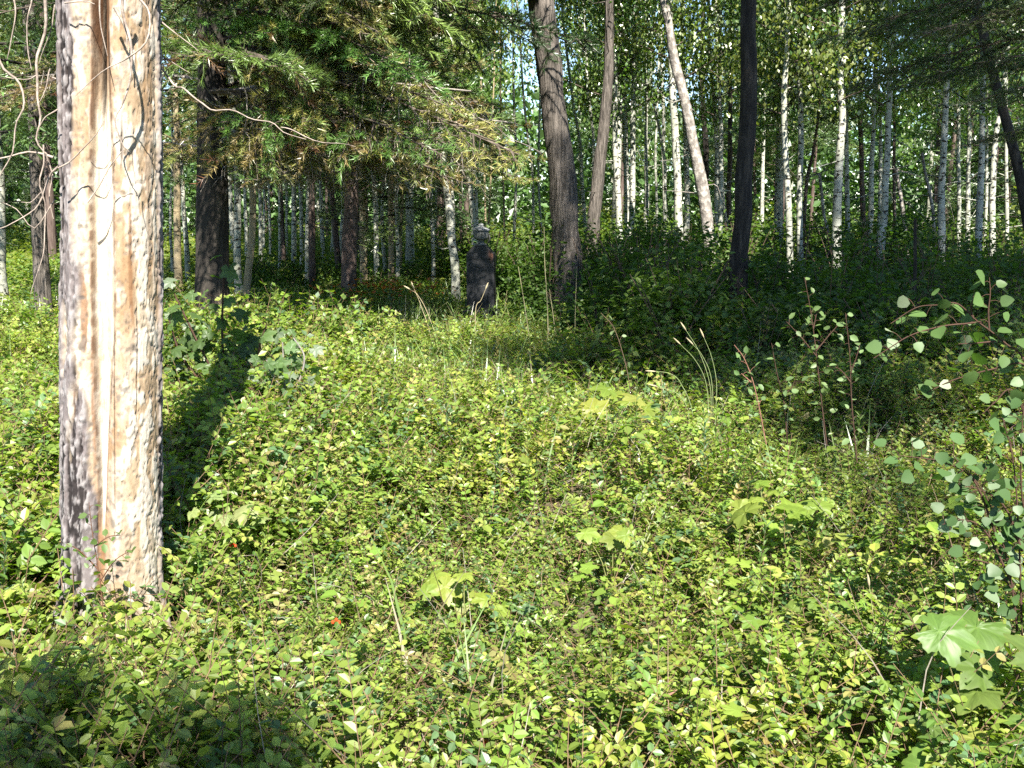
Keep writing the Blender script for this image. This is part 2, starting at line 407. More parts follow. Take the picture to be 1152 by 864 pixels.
def simple_lobed():
    th = np.linspace(-math.pi, math.pi, 24, endpoint=False); ax = [0, .95, -.95, 1.95, -1.95]; Ls = [1.0, .92, .92, .7, .7]
    r_ = np.full(24, .55)
    for a0, L in zip(ax, Ls):
        d = np.abs((th - a0 + math.pi) % (2 * math.pi) - math.pi); r_ = np.maximum(r_, L * np.clip(1 - .5 * d / .55, .55, 1) * (d < .7))
    r_ *= np.where(np.abs(th) > 2.75, .4, 1)
    V = np.concatenate([[[0, 0, 0]], np.stack([np.sin(th) * r_, np.cos(th) * r_, .10 * (r_ > .7) - .15 * r_ ** 2], 1)])
    return V, np.array([(0, 1 + i, 1 + (i + 1) % 24) for i in range(24)])
def build_herbs():
    a = Acc(); SL = simple_lobed()
    for lo, hi, dens in ((1.6, 7, 10), (7, 15, 8)):
        x, y = sample_zone(lo, hi, dens, 1.3)
        k = (rng.random(len(x)) < np.clip((noise2(x, y, .7, 81) - .35) * 3, .15, 1)) & not_in_trunk(x, y) & (rng.random(len(x)) > .8 * shade_brush(x, y)); x, y = x[k], y[k]
        for xx, yy in zip(x, y):
            n = rng.integers(3, 9); h = float(veg_h([xx], [yy])[0]) + .02; kind = rng.random() < .45
            p = np.stack([xx + rng.normal(size=n) * .05, yy + rng.normal(size=n) * .05, gz(xx, yy) + h + (rng.random(n) - .6) * .12], 1)
            col = np.repeat(pick(1), n, 0) * (.9 + .25 * rng.random((n, 1))) * (1.05 if rng.random() < .85 else 1.25)
            yaw = rng.random(n) * 6.283; rot = rot_mats(yaw, (rng.random(n) - .6) * .9, (rng.random(n) - .5) * .9)
            if kind: scatter(a, *SL, p, rot, .022 + .03 * rng.random(n), col)
            else: scatter(a, *LEAF6, p, rot, .045 + .04 * rng.random(n), col)
    x, y = sample_zone(1.9, 11, 2.2, .8); NL = (LEAF6[0] * np.array([.42, 1, 1]), LEAF6[1])
    k = not_in_trunk(x, y) & (shade_brush(x, y) < .2); x, y = x[k], y[k]
    for xx, yy in zip(x, y):
        H_ = float(veg_h([xx], [yy])[0]) + .08 + .16 * rng.random(); g = gz(xx, yy); n = 26; u = np.linspace(.35, 1, n)
        lx, ly = rng.normal(size=2) * .05; an = np.arange(n) * 2.4
        p = np.stack([xx + lx * u, yy + ly * u, g + H_ * u], 1)
        scatter(a, *NL, p, rot_mats(an, .55 + .4 * u + rng.normal(size=n) * .15, rng.normal(size=n) * .3), (.055 + .02 * rng.random(n)) * (1.15 - .6 * u), np.repeat(pick(1) * .95, n, 0) * (.85 + .3 * rng.random((n, 1))))
        V, F = tube(np.array([[xx, yy, g], [xx + lx * .5, yy + ly * .5, g + H_ * .5], [xx + lx, yy + ly, g + H_]]), [.0022, .0018, .001], 3); a.add(V, F, (.13, .12, .05))
    tag(obj('undergrowth', a.mesh('herbs', M['bigleaf'])), 'broader leaved herbs mixed through the low bushes', 'undergrowth', kind='stuff')
build_herbs()

# ---- tall shrubs (shade side, right)
def build_shrubbery():
    a = Acc(); b = Acc()
    nclump = 0
    xs, ys = sample_zone(6.9, 20, 2.6, 2.0)
    for x0, y0 in zip(xs, ys):
        s = shade_brush(np.array([x0]), np.array([y0]))[0]
        lim = 1.0
        if s < .25:
            if y0 > 15.5 and x0 < -.5 and rng.random() < .35: lim = .55
            else: continue
        if abs(x0 + .42) < .8 and y0 < 14.5: continue
        for bx_, dd_, wd_ in ((.062, 12.4, .028), (.222, 9.9, .03)):
            if abs(x0 / y0 - bx_) < wd_ and y0 < dd_: lim = .52
        d = math.hypot(x0, y0)
        # rises with distance so that its outline stays below eye level
        Hc = (.60 + .38 * np.clip((y0 - 7) / 2, 0, 1) + .65 * rng.random() * np.clip((y0 - 7) / 3, .15, 1)) * lim
        Rc = .35 + .3 * rng.random(); g = gz(x0, y0)
        n = int(640 * (.6 + .8 * rng.random()))
        # stems
        for k in range(5):
            an = rng.random() * 6.283; e = np.array([x0 + math.cos(an) * Rc * .7, y0 + math.sin(an) * Rc * .7, g + Hc * .9])
            V, F = tube(smooth_line([[x0, y0, g - .05], [(x0 * 2 + e[0]) / 3, (y0 * 2 + e[1]) / 3, g + Hc * .5], e], 6), np.linspace(.008, .003, 6), 4)
            b.add(V, F, (.10, .07, .05))
        # leaves gathered on shoots
        ns = 26; sh = rng.normal(size=(ns, 3)); sh /= np.linalg.norm(sh, axis=1, keepdims=True); sh[:, 2] = np.abs(sh[:, 2]) * .9 + .1
        rr = .55 + .5 * rng.random(ns)
        cen = np.array([x0, y0, g]) + sh * rr[:, None] * np.array([Rc, Rc, Hc])
        ci = rng.integers(0, ns, n)
        p = cen[ci] + rng.normal(size=(n, 3)) * np.array([.10, .10, .075])
        p[:, 2] = np.maximum(p[:, 2], g + .03)
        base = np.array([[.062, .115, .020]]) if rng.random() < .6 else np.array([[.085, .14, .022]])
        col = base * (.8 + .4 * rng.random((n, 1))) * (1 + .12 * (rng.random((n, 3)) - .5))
        rot = rot_mats(rng.random(n) * 6.283, (rng.random(n) - .5) * 1.3 - .2, (rng.random(n) - .5) * 1.3)
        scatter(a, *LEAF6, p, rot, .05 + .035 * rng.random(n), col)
        nclump += 1
    o = obj('shrubbery', a.mesh('shrubbery', M['bigleaf']))
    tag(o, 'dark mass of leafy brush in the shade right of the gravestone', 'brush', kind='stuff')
    o2 = obj('stems', b.mesh('shrub_stems', M['stem']), o)
    o2['kind'] = 'stuff'
build_shrubbery()

# ---- grass
def blade_tmpl(seed, L=1.0):
    r = np.random.default_rng(seed); n = 4
    t = np.linspace(0, 1, n); bend = .25 + .6 * r.random()
    y = bend * t ** 2; z = t * (1 - .25 * bend * t)
    wd = .016 * (1 - t ** 1.5) + .001
    V = np.concatenate([np.stack([-wd, y, z], 1), np.stack([wd, y, z], 1)]) * L
    i = np.arange(n - 1); F = np.stack([i, i + n, i + n + 1, i + 1], 1)
    return V, F
def build_grass():
    a = Acc()
    for lo, hi, dens, s0 in ((1.6, 6, 80, .42), (6, 10, 140, .42), (10, 22, 130, .46)):
        x, y = sample_zone(lo, hi, dens, 1.2)
        cl = noise2(x, y, 1.1, 61)
        mound = np.exp(-((x + 1.0) / 2.6) ** 2) * (y > 6) * 1.0
        k = rng.random(len(x)) < np.clip((cl - .52) * 3 + mound * .9, .02, 1) * (1 - .85 * np.exp(-((x + .45) / .55) ** 2 - ((y - 12.7) / 1.6) ** 2)) * (1 - .9 * shade_brush(x, y))
        k &= not_in_trunk(x, y)
        x, y = x[k], y[k]
        for s in range(5):
            q = np.nonzero(rng.integers(0, 5, len(x)) == s)[0]
            T, F = blade_tmpl(300 + s)
            N = len(q)
            dry = rng.random((N, 1)) < .22
            col = np.where(dry, np.array([[.17, .15, .075]]), np.array([[.13, .20, .045]])) * (.8 + .4 * rng.random((N, 1)))
            rot = rot_mats(rng.random(N) * 6.283, (rng.random(N) - .5) * .5, (rng.random(N) - .5) * .4)
            wid = 1.0
            scatter(a, T, F, np.stack([x[q], y[q], ground_z(x[q], y[q])], 1), rot, s0 * (.7 + .7 * rng.random(N)), col)
    tag(obj('grass', a.mesh('grass', M['grass'])), 'thin green and straw coloured grass growing through the low plants', 'grass', kind='stuff')
build_grass()

# dry twigs lying in and over the plants
def build_litter():
    a = Acc()
    x, y = sample_zone(1.8, 8, 42, .6)
    for xx, yy in zip(x, y):
        if not not_in_trunk(np.array([xx]), np.array([yy]))[0]: continue
        h = float(veg_h([xx], [yy])[0]); L = .12 + .3 * rng.random(); an = rng.random() * 6.283; e = rng.random() * 1.3
        d = np.array([math.cos(an) * math.cos(e), math.sin(an) * math.cos(e), math.sin(e)])
        p0 = np.array([xx, yy, gz(xx, yy) + h * (.3 + .5 * rng.random())])
        pts = smooth_line([p0, p0 + d * L * .5 + rng.normal(size=3) * .02, p0 + d * L], 6)
        V, F = tube(pts, np.linspace(.0022, .0008, 6), 3)
        c = [(.17, .12, .08), (.24, .21, .17), (.12, .07, .045)][rng.integers(0, 3)]
        a.add(V, F, c)
    tag(obj('dry_twigs', a.mesh('dry_twigs', M['stem'])), 'fine dry brown twigs tangled through the low bushes', 'twigs', kind='stuff')
build_litter()
#@@TREES

# ------------------------------------------------------------------ dead tree in the foreground
def poly_px(pts, d):
    """[(px, py[, dd])] -> world points; dd is added to the distance d"""
    return np.array([P(p[0], p[1], d + (p[2] if len(p) > 2 else 0)) for p in pts])
def mesh_tube(name, pts, r0, r1, n, seg, mat, col=(1, 1, 1), origin=None, wob=0.0):
    pts = smooth_line(pts, n)
    if wob: pts = pts + (np.stack([noise3(pts, 9, q * 5.1) for q in range(3)], 1) - .5) * wob
    a = Acc(); V, F = tube(pts - (0 if origin is None else origin), np.linspace(r0, r1, n), seg); a.add(V, F, col)
    return a.mesh(name, mat, True)

def dead_tree():
    D = 3.55; cx = DEAD_C[0]; g = gz(cx, D)
    base = np.array([cx, D, g])
    t = thing('dead_tree', 'split dead tree trunk with peeling cream and grey bark', 'tree', base)
    NA, NH = 360, 900; Hh = 6.2
    z = np.linspace(-.1, Hh, NH); ph = np.linspace(0, 2 * math.pi, NA, endpoint=False)   # ph=0 faces the camera, + to the right
    Z, PH = np.meshgrid(z, ph, indexing='ij')
    s = np.sin(PH); c = np.cos(PH)
    front = np.clip(c, 0, 1)
    R0 = .150 + .012 * np.clip(1 - Z / 1.6, 0, 1) + .045 * np.clip(1 - Z / .35, 0, 1) ** 2 + .006 * np.sin(Z * 1.3)
    p3 = np.stack([s.ravel() * .2, c.ravel() * .2, Z.ravel()], 1)
    n1 = fbm(p3 * [1, 1, .5], 9, 3).reshape(Z.shape); n2 = fbm(p3 * [1, 1, .7], 40, 3, 5).reshape(Z.shape); n3 = fbm(p3, 110, 2, 9).reshape(Z.shape)
    nv = fbm(p3 * [1, 1, .12], 60, 3, 15).reshape(Z.shape)
    gp = R(7) + .05 * np.sin(Z * 2.1) * 0 + .16 * (noise3(np.stack([Z.ravel() * 1.7, Z.ravel() * 0, Z.ravel() * 0], 1)).reshape(Z.shape) - .5)
    dphi = (PH - gp + math.pi) % (2 * math.pi) - math.pi
    # groove: broad valley, then narrow crack at the top
    up = np.clip((Z - 1.95) / .35, 0, 1)
    open_w = np.interp(Z, [0, .42, .62, 1.2, 1.7, 2.1, 2.6, 6], [.06, .06, .08, .22, .28, .24, .17, .18])
    open_w = open_w * (.55 + .9 * noise3(np.stack([Z.ravel() * 2.2, np.sign(dphi).ravel() * 3, Z.ravel() * 0], 1), 1.0, 4).reshape(Z.shape))
    valley = np.exp(-(dphi / .30) ** 2)
    inner = 1 / (1 + np.exp((np.abs(dphi) - open_w) / .012))
    zone = np.clip((Z - .50) / .12, 0, 1)
    def NZ(sx, sc_, oc, off): return fbm(p3 * [1, 1, sx], sc_, oc, off).reshape(Z.shape)
    def SS(v, a, b): return np.clip((v - a) / (b - a), 0, 1)
    nvv = NZ(.07, 34, 3, 61); nf = NZ(.45, 75, 3, 71); nb_ = NZ(.3, 7, 3, 81)
    rr = R0 * (1 - .26 * valley) - inner * zone * (.024 + .03 * up)
    crack = np.exp(-((dphi - .02 - .04 * np.sin(Z * 5)) / .075) ** 2) * SS(Z, 1.85, 2.1)
    rr = rr - crack * .05
    edge = np.exp(-((np.abs(dphi) - open_w) / .03) ** 2) * zone            # callus lips beside the wound
    rr += edge * .009 * (.6 + nv)
    # plates of thick grey bark: left edge, low on the left, the back
    bark = SS(-s + (nb_ - .5) * .9, .50, .56)
    bark = np.maximum(bark, SS(.62 - Z + (nb_ - .5) * 1.5 - s * .45, 0, .06) * (dphi < -.12))
    bark = np.maximum(bark, SS(-c, -.35, -.25) * (s < 0) + SS(-c, -.02, .08))
    bark = np.clip(bark, 0, 1)
    furrow = SS(nvv + .35 * (nf - .5), .40, .62)
    flake = SS(NZ(.5, 26, 3, 91), .5, .56) * (1 - bark) * (1 - inner)      # thin outer skin still clinging
    pits = SS(NZ(1.6, 60, 2, 101), .63, .70) * (1 - inner)
    rr += bark * (.003 + .010 * furrow + .005 * nf) + (1 - bark) * (.0028 * flake + .003 * (nf - .5) + .002 * (n1 - .5)) - pits * .004
    # fluting and root flare
    rr *= 1 + .30 * np.exp(-np.clip(Z, 0, 9) / .16) * (.6 + .5 * np.sin(PH * 5 + 1.0))
    X = rr * s; Y = -rr * c
    V = np.stack([X.ravel(), Y.ravel(), Z.ravel()], 1)
    V[:, 0] += .01 * np.sin(V[:, 2] * 1.1) + DEAD_SLOPE * V[:, 2]
    def mixc(a, b, k): return a * (1 - k[..., None]) + np.asarray(b) * k[..., None]
    C = np.empty(Z.shape + (3,)); C[:] = (.27, .20, .13)
    C = mixc(C, (.36, .30, .225), SS(n1, .36, .56))
    C = mixc(C, (.42, .39, .34), flake * .85)
    C = mixc(C, (.21, .125, .060), SS(NZ(.16, 13, 3, 44), .54, .64) * .6)
    C = mixc(C, (.20, .115, .060), SS(.42 - np.abs(dphi), 0, .25) * SS(Z, .3, .6) * .6)
    for (pw, zw, wp, wz) in ((-.34, 1.30, .06, .17), (-.10, 1.12, .07, .36), (.20, 1.1, .05, .5), (.02, .46, .13, .22), (.75, 1.5, .05, .25), (-.5, .95, .04, .1), (.45, 2.6, .08, .3)):
        wv = np.exp(-((PH - pw - .22 * (n1 - .5) - (gp - R(7)) + math.pi) % (2 * math.pi) - math.pi) ** 2 / wp ** 2 - (Z - zw) ** 2 / wz ** 2)
        C = mixc(C, (.165, .085, .042), SS(wv * (n1 + .5) * (.5 + nv), .25, .6) * .8)
    C = mixc(C, (.15, .13, .115), pits * .6)
    C = mixc(C, (.10, .088, .08), SS(NZ(1.2, 38, 3, 111), .60, .68) * (SS(n1, .45, .6)) * .7 * (1 - inner))
    gb = np.empty_like(C); gb[:] = (.135, .118, .118)
    gb = mixc(gb, (.022, .018, .018), SS(.52 - nvv - .35 * (nf - .5), 0, .12)); gb = mixc(gb, (.25, .235, .235), SS(nf, .52, .62) * .75)
    C = C * (1 - bark[..., None]) + gb * bark[..., None]
    wood = inner * zone * SS(2.15 - Z, 0, .2)
    wc = np.empty_like(C); wc[:] = (.50, .46, .39); wc = mixc(wc, (.34, .25, .15), SS(nv, .5, .62) * .6)
    C = C * (1 - wood[..., None]) + wc * wood[..., None]
    C = mixc(C, (.10, .045, .02), edge * SS(nf, .35, .55) * .8)
    topw = inner * SS(Z, 2.05, 2.2)
    C = mixc(C, (.13, .062, .028), topw * .85); C = mixc(C, (.34, .29, .22), topw * SS(nvv, .55, .6) * .7); C = mixc(C, (.008, .006, .005), crack)
    rrdark = 0
    for pc, z0, z1, wd in ((-.62, 1.9, 6, .014), (-.36, 2.3, 6, .012), (-.92, 1.5, 6, .016), (.42, .55, 1.3, .010), (.62, 1.75, 1.98, .025), (-.8, .5, 1.0, .02), (.9, .9, 1.35, .012)):
        pcz = pc + .10 * (noise3(np.stack([Z.ravel() * 3, Z.ravel() * 0 + pc * 9, Z.ravel() * 0], 1)).reshape(Z.shape) - .5)
        m_ = np.exp(-((PH - pcz + math.pi) % (2 * math.pi) - math.pi) ** 2 / wd ** 2) * SS(Z, z0, z0 + .1) * SS(z1 - Z, 0, .1)
        C = mixc(C, (.035, .02, .014), m_ * .85)
        V[:, 0] -= (m_ * .010 * s).ravel(); V[:, 1] += (m_ * .010 * c).ravel()
    i = np.arange(NH - 1)[:, None] * NA; j = np.arange(NA)[None, :]; k = (j + 1) % NA
    F = np.stack([i + j, i + k, i + NA + k, i + NA + j], -1).reshape(-1, 4)
    a = Acc(); a.add(V, F, C.reshape(-1, 3)); obj('trunk', a.mesh('dead_trunk', M['deadbark'], True), t)
    # loose splinters in the crack and dead branches; coordinates read off the photograph at the trunk's distance
    F_ = D - .20
    br = [
        ([(158, 0), (166, 8), (173, 30), (167, 45), (150, 62), (138, 66), (128, 76), (106, 92), (84, 112)], -.10, 3.4, 1.2),
        ([(143, -20), (142, 30), (142, 80), (138, 120), (134, 150), (142, 170)], -.02, 4.2, 1.8),
        ([(146, 172, 0), (152, 185, .01), (156, 205, .01)], -.015, 1.5, .8),
        ([(113, -10), (111, 15), (115, 45), (117, 62)], -.02, 2.6, 1.0),
        ([(131, 10), (136, 30), (138, 56)], 0.0, 4.5, 1.5),
        ([(66, 190), (82, 186), (95, 176), (110, 150), (120, 132)], -.04, 2.4, 1.1),
        ([(100, 228), (118, 192), (135, 168)], -.03, 2.2, 1.2),
        # left side tangle
        ([(62, 178), (40, 176), (10, 174), (-20, 178)], .12, 4.0, 2.0),
        ([(-10, 50), (5, 68), (20, 86), (26, 108), (24, 130), (14, 150), (10, 172), (-6, 200)], .0, 3.6, 2.0),
        ([(49, 0), (46, 30), (44, 62), (38, 84), (36, 112), (40, 140), (46, 158), (54, 170)], .05, 4.6, 2.6),
        ([(60, 80), (52, 96), (42, 118)], .05, 2.2, 1.2),
        ([(64, 124), (54, 132), (46, 142)], .05, 2.0, 1.2),
        ([(38, 84), (22, 86), (2, 86)], .05, 2.2, 1.0),
        ([(64, 186), (54, 198), (44, 218), (38, 230), (20, 250), (-10, 258)], .02, 3.4, 1.6),
        ([(50, 160), (48, 190), (50, 230), (48, 270), (44, 300), (36, 330)], .0, 2.4, 1.0),
        ([(54, 170), (57, 205), (60, 245)], .08, 2.6, 1.2),
        ([(44, 218), (30, 226), (20, 228)], .04, 1.6, .8),
        ([(10, 0), (18, 20), (14, 44), (4, 66)], .06, 2.6, 1.3),
        ([(32, 0), (30, 34), (30, 76)], .06, 2.4, 1.3),
        ([(70, 4), (90, 1), (104, 6)], .0, 2.2, 1.5),
        ([(62, 4), (60, 24), (50, 50), (42, 70)], .1, 2.2, 1.2),
        ([(60, 225), (38, 258), (12, 232), (0, 225)], .1, 2.0, .8),
        # long branch out to the right, and the dark one above it
        ([(172, 62, .3), (192, 85, .3), (205, 98, .2), (236, 117, .1), (270, 131, 0), (306, 145, -.05), (345, 156, -.1)], .10, 3.6, 1.2),
        ([(318, 147, -.05), (340, 150, -.1), (372, 158, -.1), (405, 166, -.15)], .10, 1.8, .7),
        ([(172, 8, .2), (185, 22, .2), (205, 38, .2), (222, 57, .2)], .10, 3.4, 1.4),
        ([(170, 58, .3), (190, 66, .3), (216, 78, .3)], .10, 3.2, 1.0),
    ]
    for pts, off, w0, w1 in br:
        q = np.array([P(p[0], p[1], F_ + off + (p[2] if len(p) > 2 else 0)) for p in pts])
        k = (F_ / FPX) * .5
        ql = np.linalg.norm(np.diff(q, axis=0), axis=1).sum()
        nk = max(2, int(ql / .07)); qs = smooth_line(q, nk + 1); qs[1:-1] += np.random.default_rng(len(pts) * 7 + int(w0 * 10)).normal(size=(nk - 1, 3)) * .007; q = qs; w0 *= .85; w1 *= .6
        me = mesh_tube('dead_branch', q, w0 * k, w1 * k, max(10, nk * 3), 6, M['twig'], (1.25, 1.15, 1.08), origin=base, wob=.03)
        obj('branch', me, t)
dead_tree()

# ------------------------------------------------------------------ crowns and tree prototypes
def limb(r, z0, az, L, up):
    n = 6; t = np.linspace(0, 1, n)[:, None]
    d = np.array([math.cos(az), math.sin(az), 0])
    p = np.array([0, 0, z0]) + d * L * t + np.array([0, 0, 1]) * (up * t + .25 * L * t ** 2)
    return p + r.normal(size=(n, 3)) * .04 * t

def aspen_crown(seed, z0=3.4, z1=11.0, rad=1.5, nl=9000, leaf=.062, limbs=26):
    r = np.random.default_rng(seed); a = Acc(); b = Acc()
    cen = []
    for k in range(limbs):
        u = (k + r.random()) / limbs; z = z0 + (z1 - z0) * u
        L = rad * (.45 + .75 * r.random()) * (1 - .55 * u ** 2)
        p = limb(r, z, k * 2.4 + r.random(), L, .3 * L)
        V, F = tube(p, np.linspace(.012, .004, 6), 4); b.add(V, F)
        for q in np.linspace(.3, 1, 5):
            m = np.array([np.interp(q, np.linspace(0, 1, 6), p[:, c]) for c in range(3)])
            cen.append(np.append(m + r.normal(size=3) * .16, .14 + .13 * r.random()))
    cen = np.array(cen); keep = r.random(len(cen)) < .75; cen = cen[keep]
    ci = r.integers(0, len(cen), nl)
    pos = cen[ci, :3] + r.normal(size=(nl, 3)) * cen[ci, 3:4]
    hues = r.random(len(cen))[ci][:, None]
    col = (np.array([[.10, .18, .045]]) * (1 - hues) + np.array([[.16, .23, .045]]) * hues) * (.8 + .4 * r.random((nl, 1)))
    rot = rot_mats(r.random(nl) * 6.283, -1.0 + (r.random(nl) - .5) * 1.8, (r.random(nl) - .5) * 2.2)
    scatter(a, *LEAF4, pos, rot, leaf * (.8 + .5 * r.random(nl)) * 1.0, col)
    return a.mesh('aspen_crown', M['aspleaf']), b.mesh('aspen_limbs', M['brown_bark'])

ASPEN = [aspen_crown(40 + i, 2.8 + .25 * (i % 3), 8.2, 1.2 + .15 * i, 6000, .066, 22) for i in range(5)]
ASPEN_FAR = [aspen_crown(60 + i, 3.0 + .4 * i, 10.0, 1.8, 3600, .11, 22) for i in range(4)]

# conifer branch template: spine along +y, 1 m long when unscaled is 2 m
def conifer_branch(seed, L=2.0, colg=(.08, .13, .035), yellow=0.0, dens=1.0, bare=.14, twigs=34, nl=.042):
    r = np.random.default_rng(seed); a = Acc()
    n = 10; t = np.linspace(0, 1, n)
    sp = np.stack([np.cumsum(r.normal(size=n)) * .015, L * t, -.30 * L * t ** 1.6 + .06 * L * t], 1)
    V, F = tube(sp, np.linspace(.012, .003, n), 5); a.add(V, F, (.42, .38, .34), 1)
    NT, NF = np.array([[-.05, 0, 0], [.05, 0, 0], [0, 1, 0]]), np.array([[0, 1, 2]])
    for k in range(twigs):
        u = bare + (1 - bare) * (k + r.random()) / twigs; s = 1 if k % 2 else -1
        p0 = np.array([np.interp(u, t, sp[:, q]) for q in range(3)])
        l = (L * .42 * (1 - u) + .10) * (.6 + .7 * r.random())
        ang = s * (.75 + .4 * r.random())
        d = np.array([math.sin(ang), math.cos(ang), -.10 - .35 * r.random()]); m = 5; tt = np.linspace(0, 1, m)[:, None]
        pts = p0 + d * l * tt + np.array([0, 0, -.12 * l]) * tt ** 2 + r.normal(size=(m, 3)) * .012 * tt
        V, F = tube(pts, np.linspace(.006, .002, m), 3); a.add(V, F, (.42, .38, .34), 1)
        subs = [pts]
        for q in range(int(3 + l * 5)):
            uu = .2 + .8 * r.random(); q0 = np.array([np.interp(uu, tt[:, 0], pts[:, c]) for c in range(3)])
            d2 = d + r.normal(size=3) * np.array([.7, .7, .3]); d2 /= np.linalg.norm(d2); l2 = l * .35 * (1.1 - uu) + .06
            q1 = q0 + d2 * l2; subs.append(np.stack([q0, (q0 + q1) / 2 + r.normal(size=3) * .006, q1]))
            V, F = tube(subs[-1], [.003, .0025, .0015], 3); a.add(V, F, (.42, .38, .34), 1)
        for sgm in subs:
            ll = np.linalg.norm(sgm[-1] - sgm[0]); nn = int(ll * 340 * dens)
            if nn < 3 or r.random() < .12: continue
            uu = (1 - r.random(nn) ** 1.3 * .85) * (len(sgm) - 1); i0 = np.minimum(uu.astype(int), len(sgm) - 2); f = (uu - i0)[:, None]
            pos = sgm[i0] * (1 - f) + sgm[i0 + 1] * f
            ax = sgm[-1] - sgm[0]; ax /= np.linalg.norm(ax) + 1e-9
            yaw = -math.atan2(ax[0], ax[1]) + (r.random(nn) - .5) * 2.0
            pit = math.asin(np.clip(ax[2], -1, 1)) + (r.random(nn) - .4) * 1.6
            c = np.array(colg) * (.75 + .5 * r.random((nn, 1)))
            if r.random() < yellow: c = np.array([.27, .24, .075]) * (.7 + .6 * r.random((nn, 1)))
            elif r.random() < yellow * .35: c = np.array([.17, .10, .04]) * (.7 + .6 * r.random((nn, 1)))
            scatter(a, NT * np.array([1, 1, 1]), NF, pos, rot_mats(yaw, pit, r.random(nn) * 3), nl * (.7 + .6 * r.random(nn)), c)
    return a

BR_G = [conifer_branch(500 + i, colg=(.05, .085, .024)).mesh('branch', [M['needle'], M['twig']]) for i in range(4)]
BR_Y = [conifer_branch(520 + i, colg=(.17, .23, .055), yellow=.6, dens=.7).mesh('branch', [M['needle'], M['twig']]) for i in range(5)]
BR_L = [conifer_branch(540 + i, colg=(.14, .24, .05), yellow=.1).mesh('branch', [M['needle'], M['twig']]) for i in range(3)]
def bare_branch(seed):
    r = np.random.default_rng(seed); a = Acc()
    for k in range(34):
        p0 = np.array([r.normal() * .28, .2 + 1.5 * r.random(), -.05 * r.random()])
        l = .25 + .4 * r.random(); n = 7; t = np.linspace(0, 1, n)[:, None]
        d = np.array([r.normal() * .5, r.normal() * .5 + .2, -.5 - .6 * r.random()]); d /= np.linalg.norm(d)
        pts = p0 + d * l * t + np.cumsum(r.normal(size=(n, 3)), 0) * .018
        V, F = tube(pts, np.linspace(.0045, .0018, n), 4); a.add(V, F, (1.0, .97, .92))
        if r.random() < .7:
            q0 = pts[3]; q = smooth_line([q0, q0 + r.normal(size=3) * .08 - [0, 0, .05], q0 + r.normal(size=3) * .13 - [0, 0, .1]], 5)
            V, F = tube(q, [.003, .0025, .002, .0015, .001], 3); a.add(V, F, (1.0, .97, .92))
    V, F = tube(smooth_line([[0, 0, 0], [.05, .9, .02], [0, 1.9, -.15]], 10), np.linspace(.018, .005, 10), 5); a.add(V, F, (1, 1, 1))
    return a.mesh('bare_branch', M['twig'])
BR_D = [bare_branch(560 + i) for i in range(3)]

def pine_crown(seed, z0, z1, rad, nl, nsz, col=(.045, .08, .026)):
    r = np.random.default_rng(seed); a = Acc()
    NT, NF = np.array([[-.07, 0, 0], [.07, 0, 0], [0, 1, 0]]), np.array([[0, 1, 2]])
    nb = int((z1 - z0) * 8)
    per = nl // nb
    for k in range(nb):
        u = (k + r.random()) / nb; z = z0 + (z1 - z0) * u; L = rad * (1 - .85 * u) * (.6 + .6 * r.random()) + .15
        az = k * 2.4 + r.random(); d = np.array([math.cos(az), math.sin(az), 0]); sd = np.array([-d[1], d[0], 0])
        V, F = tube(np.array([[0, 0, z], d * L * .5 + [0, 0, z - .02 * L], d * L + [0, 0, z - .22 * L]]), [.02, .012, .004], 4); a.add(V, F, (1, 1, 1), 1)
        q = .2 + .8 * r.random(per) ** .7
        spread = (1 - q) * .38 * L + .10
        pos = d * (L * q)[:, None] + sd * ((r.random(per) * 2 - 1) * spread)[:, None] + np.stack([np.zeros(per), np.zeros(per), z - .22 * L * q ** 2 - r.random(per) * .18], 1)
        # gather into tufts
        pos = np.round(pos / .14 + r.normal(size=pos.shape) * .22) * .14 + r.normal(size=pos.shape) * .035
        c = np.array(col) * (.7 + .6 * r.random()) * (.8 + .4 * r.random((per, 1)))
        scatter(a, NT, NF, pos, rot_mats(az - 1.57 + (r.random(per) - .5) * 2.4, (r.random(per) - .5) * 1.6, r.random(per) * 3), nsz * (.7 + .6 * r.random(per)), c)
    return a.mesh('pine_crown', [M['needle'], M['pine_bark']])
PINE = [pine_crown(80 + i, [1.4, 2.4, 3.4][i], 10, [1.7, 1.9, 1.7][i], 17000, .15, (.075, .125, .035)) for i in range(3)]
PINE_TOP = pine_crown(90, 4.8, 12, 2.3, 16000, .13)
PINE_RED = pine_crown(95, 2.5, 8.5, 1.3, 9000, .14, (.20, .09, .05))
SHADE_CROWN = [pine_crown(97, 3.0, 5.9, 1.1, 8000, .14), pine_crown(98, 9.0, 18, 3.0, 42000, .24), pine_crown(99, 12.0, 20, 3.2, 42000, .26)]

